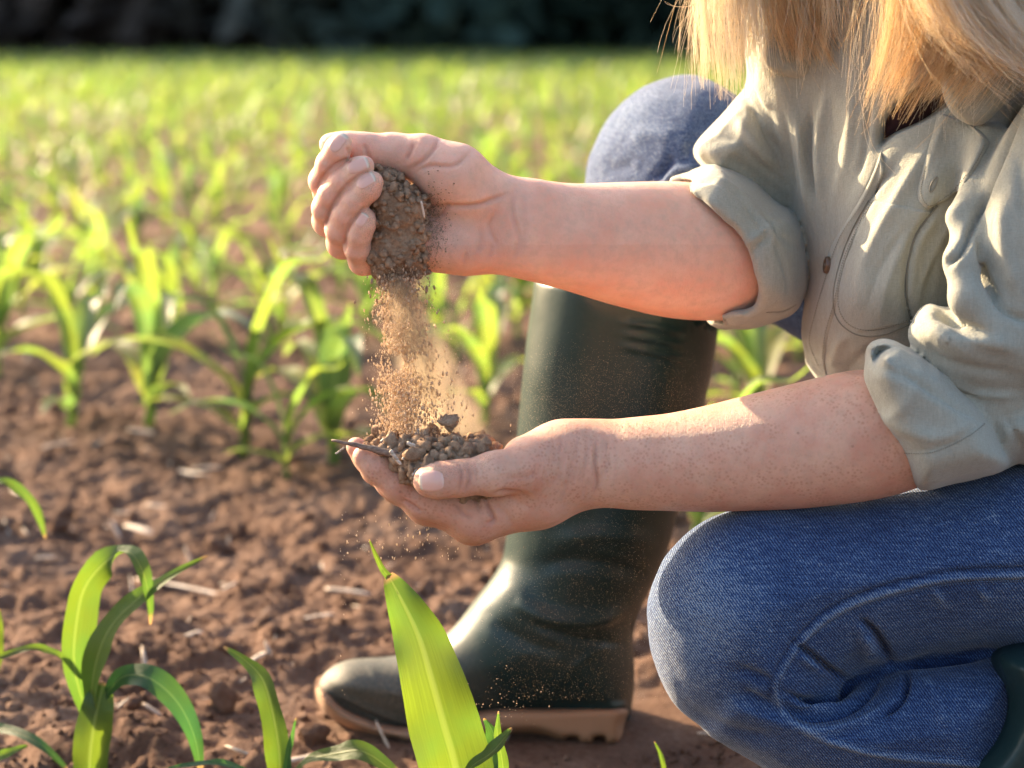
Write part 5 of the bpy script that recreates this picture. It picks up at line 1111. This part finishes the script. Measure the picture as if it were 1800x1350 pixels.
lump(822, 794, YL-.022, 19, 51, hp, 'large rounded lump at the wrist end of the heap'); lump(850, 782, YL-.012, 17, 52, hp); lump(733, 800, YL-.026, 16, 53, hp); lump(757, 776, YL-.004, 12, 54, hp); lump(697, 786, YL-.012, 11, 55, hp); lump(675, 788, YL-.016, 10, 56, hp); lump(770, 790, YL-.018, 12, 57, hp); lump(800, 778, YL-.004, 12, 58, hp); lump(750, 806, YL-.028, 11, 59, hp); lump(733, 779, YL-.006, 9, 60, hp)
fl_ = lump(788, 742, YL-.004, 18, 61); props(fl_, 'single soil lump caught in mid air above the heap in the cupped hand', 'soil lump')
def stick(name, p0, p1, r0, r1, mat, label, cat, group=None, bend=0):
    A_, B_ = at(*p0), at(*p1); n = 12; C_ = []; 
    for i in range(n):
        t = i/(n-1); q = A_+(B_-A_)*t; q[2] += bend*math.sin(t*math.pi)+.0003*math.sin(i*2.1); C_.append(q)
    c0 = C_[0].copy(); V, F = tube_mesh(np.array(C_)-c0, [r0+(r1-r0)*i/(n-1)*(1+.15*math.sin(i*1.9)) for i in range(n)], 7); o = mesh_obj(name, V, F, mat); o.location = c0; props(o, label, cat, group); return o
m, nt, b, o = M('dry twig bark'); c = ramp(nt, noise(nt, 1, 4, .6, mapping(nt, geo_pos(nt), (200, 900, 900))), [(.35, (.09, .055, .04)), (.65, (.24, .17, .13))]); nt.links.new(c, b.inputs['Base Color']); b.inputs['Roughness'].default_value = .8; bump(nt, b, noise(nt, 900, 3, .6, geo_pos(nt)), .0004, .8); MAT_TWIG = m
stick('twig', (583, 774, YL-.012), (698, 800, YL-.022), .0008, .0029, MAT_TWIG, 'dark dry twig lying across the fingertips of the cupped hand', 'twig', bend=.0006)
HS = 'pale straw slivers in the soil of the cupped hand'
for a_ in (((590, 798, YL-.016), (606, 786, YL-.014), .0006, 'thin pale sliver hanging under the outer end of the twig'), ((686, 792, YL-.034), (704, 816, YL-.034), .0013, 'pale straw sliver slanting down just right of the twig end'), ((716, 779, YL-.022), (748, 791, YL-.026), .0014, 'pale straw sliver lying flat on top of the heap'),
           ((726, 836, YL-.036), (741, 814, YL-.032), .0010, 'straw sliver poking down next to the thumb nail'), ((708, 808, YL-.03), (722, 788, YL-.026), .0010, 'straw sliver leaning between two lumps at the middle of the heap'), ((688, 782, YL-.006), (689, 766, YL-.004), .0014, 'short stub standing upright near the fingertip end'), ((731, 772, YL), (735, 754, YL+.001), .0016, 'tallest stub standing upright on the crest of the heap'), ((664, 786, YL-.008), (676, 772, YL-.004), .0016, 'short stub leaning left beside the twig')):
    stick('straw_sliver', a_[0], a_[1], a_[2], a_[2]*.8, MAT_STRAW, a_[3], 'straw', HS)

# ------------------------------------------------------------------ soil in the air
def grains(name, label, P, S, mat, shapes=None, stretch=None):
    S = np.asarray(S); S3 = S if stretch is None else np.stack([S*.75, S*.75, S*stretch], 1)
    Rb = (shapes or [(np.array([[1, 0, 0], [-1, 0, 0], [0, 1, 0], [0, -1, 0], [0, 0, 1], [0, 0, -1.]])*RNG.uniform(.6, 1.2, (6, 1)), np.array([[0, 2, 4], [2, 1, 4], [1, 3, 4], [3, 0, 4], [2, 0, 5], [1, 2, 5], [3, 1, 5], [0, 3, 5]])) for _ in range(5)])
    V, F = scatter(Rb, P, S3); o = mesh_obj(name, V, F, mat); props(o, label, kind='stuff'); return o
n = 24000; t = RNG.random(n)**.9; u = RNG.normal(size=n)*.33; x0 = 700+u*38; wid = 46+t*26
px = np.where(RNG.random(n) < .75, 697+RNG.normal(size=n)*.46*(38+t*14)+t*14, 712+t*45+RNG.normal(size=n)*(16+t*24)); py = 470+t*305+RNG.normal(size=n)*6
dy = RNG.normal(size=n)*.008; Yg = YU-.012+(YL-YU+.014)*t+dy
P = np.array([at(a, b_, c_) for a, b_, c_ in zip(px, py, Yg)])
clump = vnoise(px*.05+3, py*.022, s=8); kp = clump+.55*RNG.random(n) > -.18
P = P[kp]; S = (.00016+.0011*RNG.random(len(P))**8)
grains('falling_soil', 'stream of dry soil grains falling from the raised hand into the cupped hand', P, S, MAT_GRAIN, stretch=1.7)
n = 420; px = 697+RNG.normal(size=n)*25; py = 478+RNG.random(n)**2*120; P = np.array([at(a, b_, YU-.012+c_*.008) for a, b_, c_ in zip(px, py, RNG.normal(size=n))])
grains('falling_crumbs', 'larger crumbs breaking away below the raised hand', P, .0004+.0014*RNG.random(n)**4, MAT_DRYSOIL, shapes=SMALL, stretch=1.5)
n = 16000; t = RNG.random(n); sp = RNG.random(n)**1.6
px = 715+t*30+sp*(60+250*t); py = 485+t*270+sp*(-10+60*t)*.6+RNG.normal(size=n)*8; P = np.array([at(a, b_, YL+.015+c_*.02) for a, b_, c_ in zip(px, py, RNG.normal(size=n))]); 
n2 = 11000; px2 = 900+RNG.random(n2)**1.3*360; py2 = 600+RNG.random(n2)*170+(px2-900)*.05+RNG.normal(size=n2)*20; P2 = np.array([at(a, b_, YL+.02+c_*.03) for a, b_, c_ in zip(px2, py2, RNG.normal(size=n2))]); kp = RNG.random(n2) < np.exp(-((py2-690)/85)**2); P2 = P2[kp]
PP = np.concatenate([P, P2]); grains('drifting_dust', 'cloud of fine golden soil dust drifting from the falling stream towards the boot', PP, .00006+.00008*RNG.random(len(PP))**3, MAT_GRAIN)
n = 9000; px = 880+RNG.random(n)*260+RNG.normal(size=n)*20; py = 900+RNG.random(n)*330; P = np.array([at(a, b_, YL+.01+c_*.03) for a, b_, c_ in zip(px, py, RNG.normal(size=n))])
grains('sifted_dust', 'sparse golden dust specks in front of the planted boot below the cupped hand', P, .00006+.00012*RNG.random(n)**4, MAT_GRAIN)
n = 520; px = 740+RNG.normal(size=n)*62; py = 900+RNG.random(n)**1.1*330; px = np.where(RNG.random(n) < .2, 600+RNG.random(n)*120, px); kk = ~((py > 985) & (px > 610) & (px < 880)); px, py = px[kk], py[kk]; n = len(px); P = np.array([at(a, b_, YL+c_*.012) for a, b_, c_ in zip(px, py, RNG.normal(size=n))])
grains('spilled_soil', 'soil grains dropping below the cupped hand', P, .00028+.0007*RNG.random(n)**4, MAT_GRAIN, stretch=1.8)
n = 80; px = 905+RNG.normal(size=n)*38; py = 1228+RNG.normal(size=n)*22; P = np.array([at(a, b_, 1.2) for a, b_ in zip(px, py)]); grains('bouncing_soil', 'specks of soil bouncing above the corn leaf before the boot', P, .0002+.0004*RNG.random(n)**3, MAT_GRAIN)

m = bpy.data.materials.new('airborne dust'); m.use_nodes = True; nt = m.node_tree; nt.nodes.remove(nt.nodes['Principled BSDF']); pv_ = nd(nt, 'ShaderNodeVolumePrincipled')
pv_.inputs['Color'].default_value = (.93, .78, .58, 1); pv_.inputs['Anisotropy'].default_value = .55; nt.links.new(pv_.outputs[0], nt.nodes['Material Output'].inputs['Volume'])
nn = noise(nt, 1, 4, .6, mapping(nt, geo_pos(nt), (70, 70, 28), (0, R_(-14), 0))); gsep = nd(nt, 'ShaderNodeSeparateXYZ'); nt.links.new(nd(nt, 'ShaderNodeTexCoord').outputs['Generated'], gsep.inputs[0])
gx_, gz_ = gsep.outputs[0], gsep.outputs[2]; cx_ = mth(nt, 'SUBTRACT', .52, mth(nt, 'MULTIPLY', gz_, .34)); wd_ = mth(nt, 'SUBTRACT', .40, mth(nt, 'MULTIPLY', gz_, .26))
fo_ = mth(nt, 'SUBTRACT', 1, mth(nt, 'DIVIDE', mth(nt, 'ABSOLUTE', mth(nt, 'SUBTRACT', gx_, cx_)), wd_)); fo_ = mth(nt, 'MAXIMUM', fo_, 0); fo_ = mth(nt, 'MULTIPLY', fo_, mth(nt, 'ADD', fo_, .3))
nt.links.new(mth(nt, 'MULTIPLY', mth(nt, 'MULTIPLY', ramp(nt, nn, [(.34, gry(0)), (.66, gry(1))]), fo_), 105), pv_.inputs['Density'])
K = boxpx(600, 450, 1000, 830, 1.15, 1.30, .003)
K.inflate([(668, 505), (735, 500), (775, 560), (815, 640), (870, 715), (900, 755), (850, 772), (760, 768), (690, 765), (672, 680)], 1.222, .034, .020, n=4)
VK, FK = K.mesh(); o_ = mesh_obj('dust_cloud', VK, FK); o_.data.materials.append(m); props(o_, 'glowing haze of fine dust between the two hands', kind='stuff')
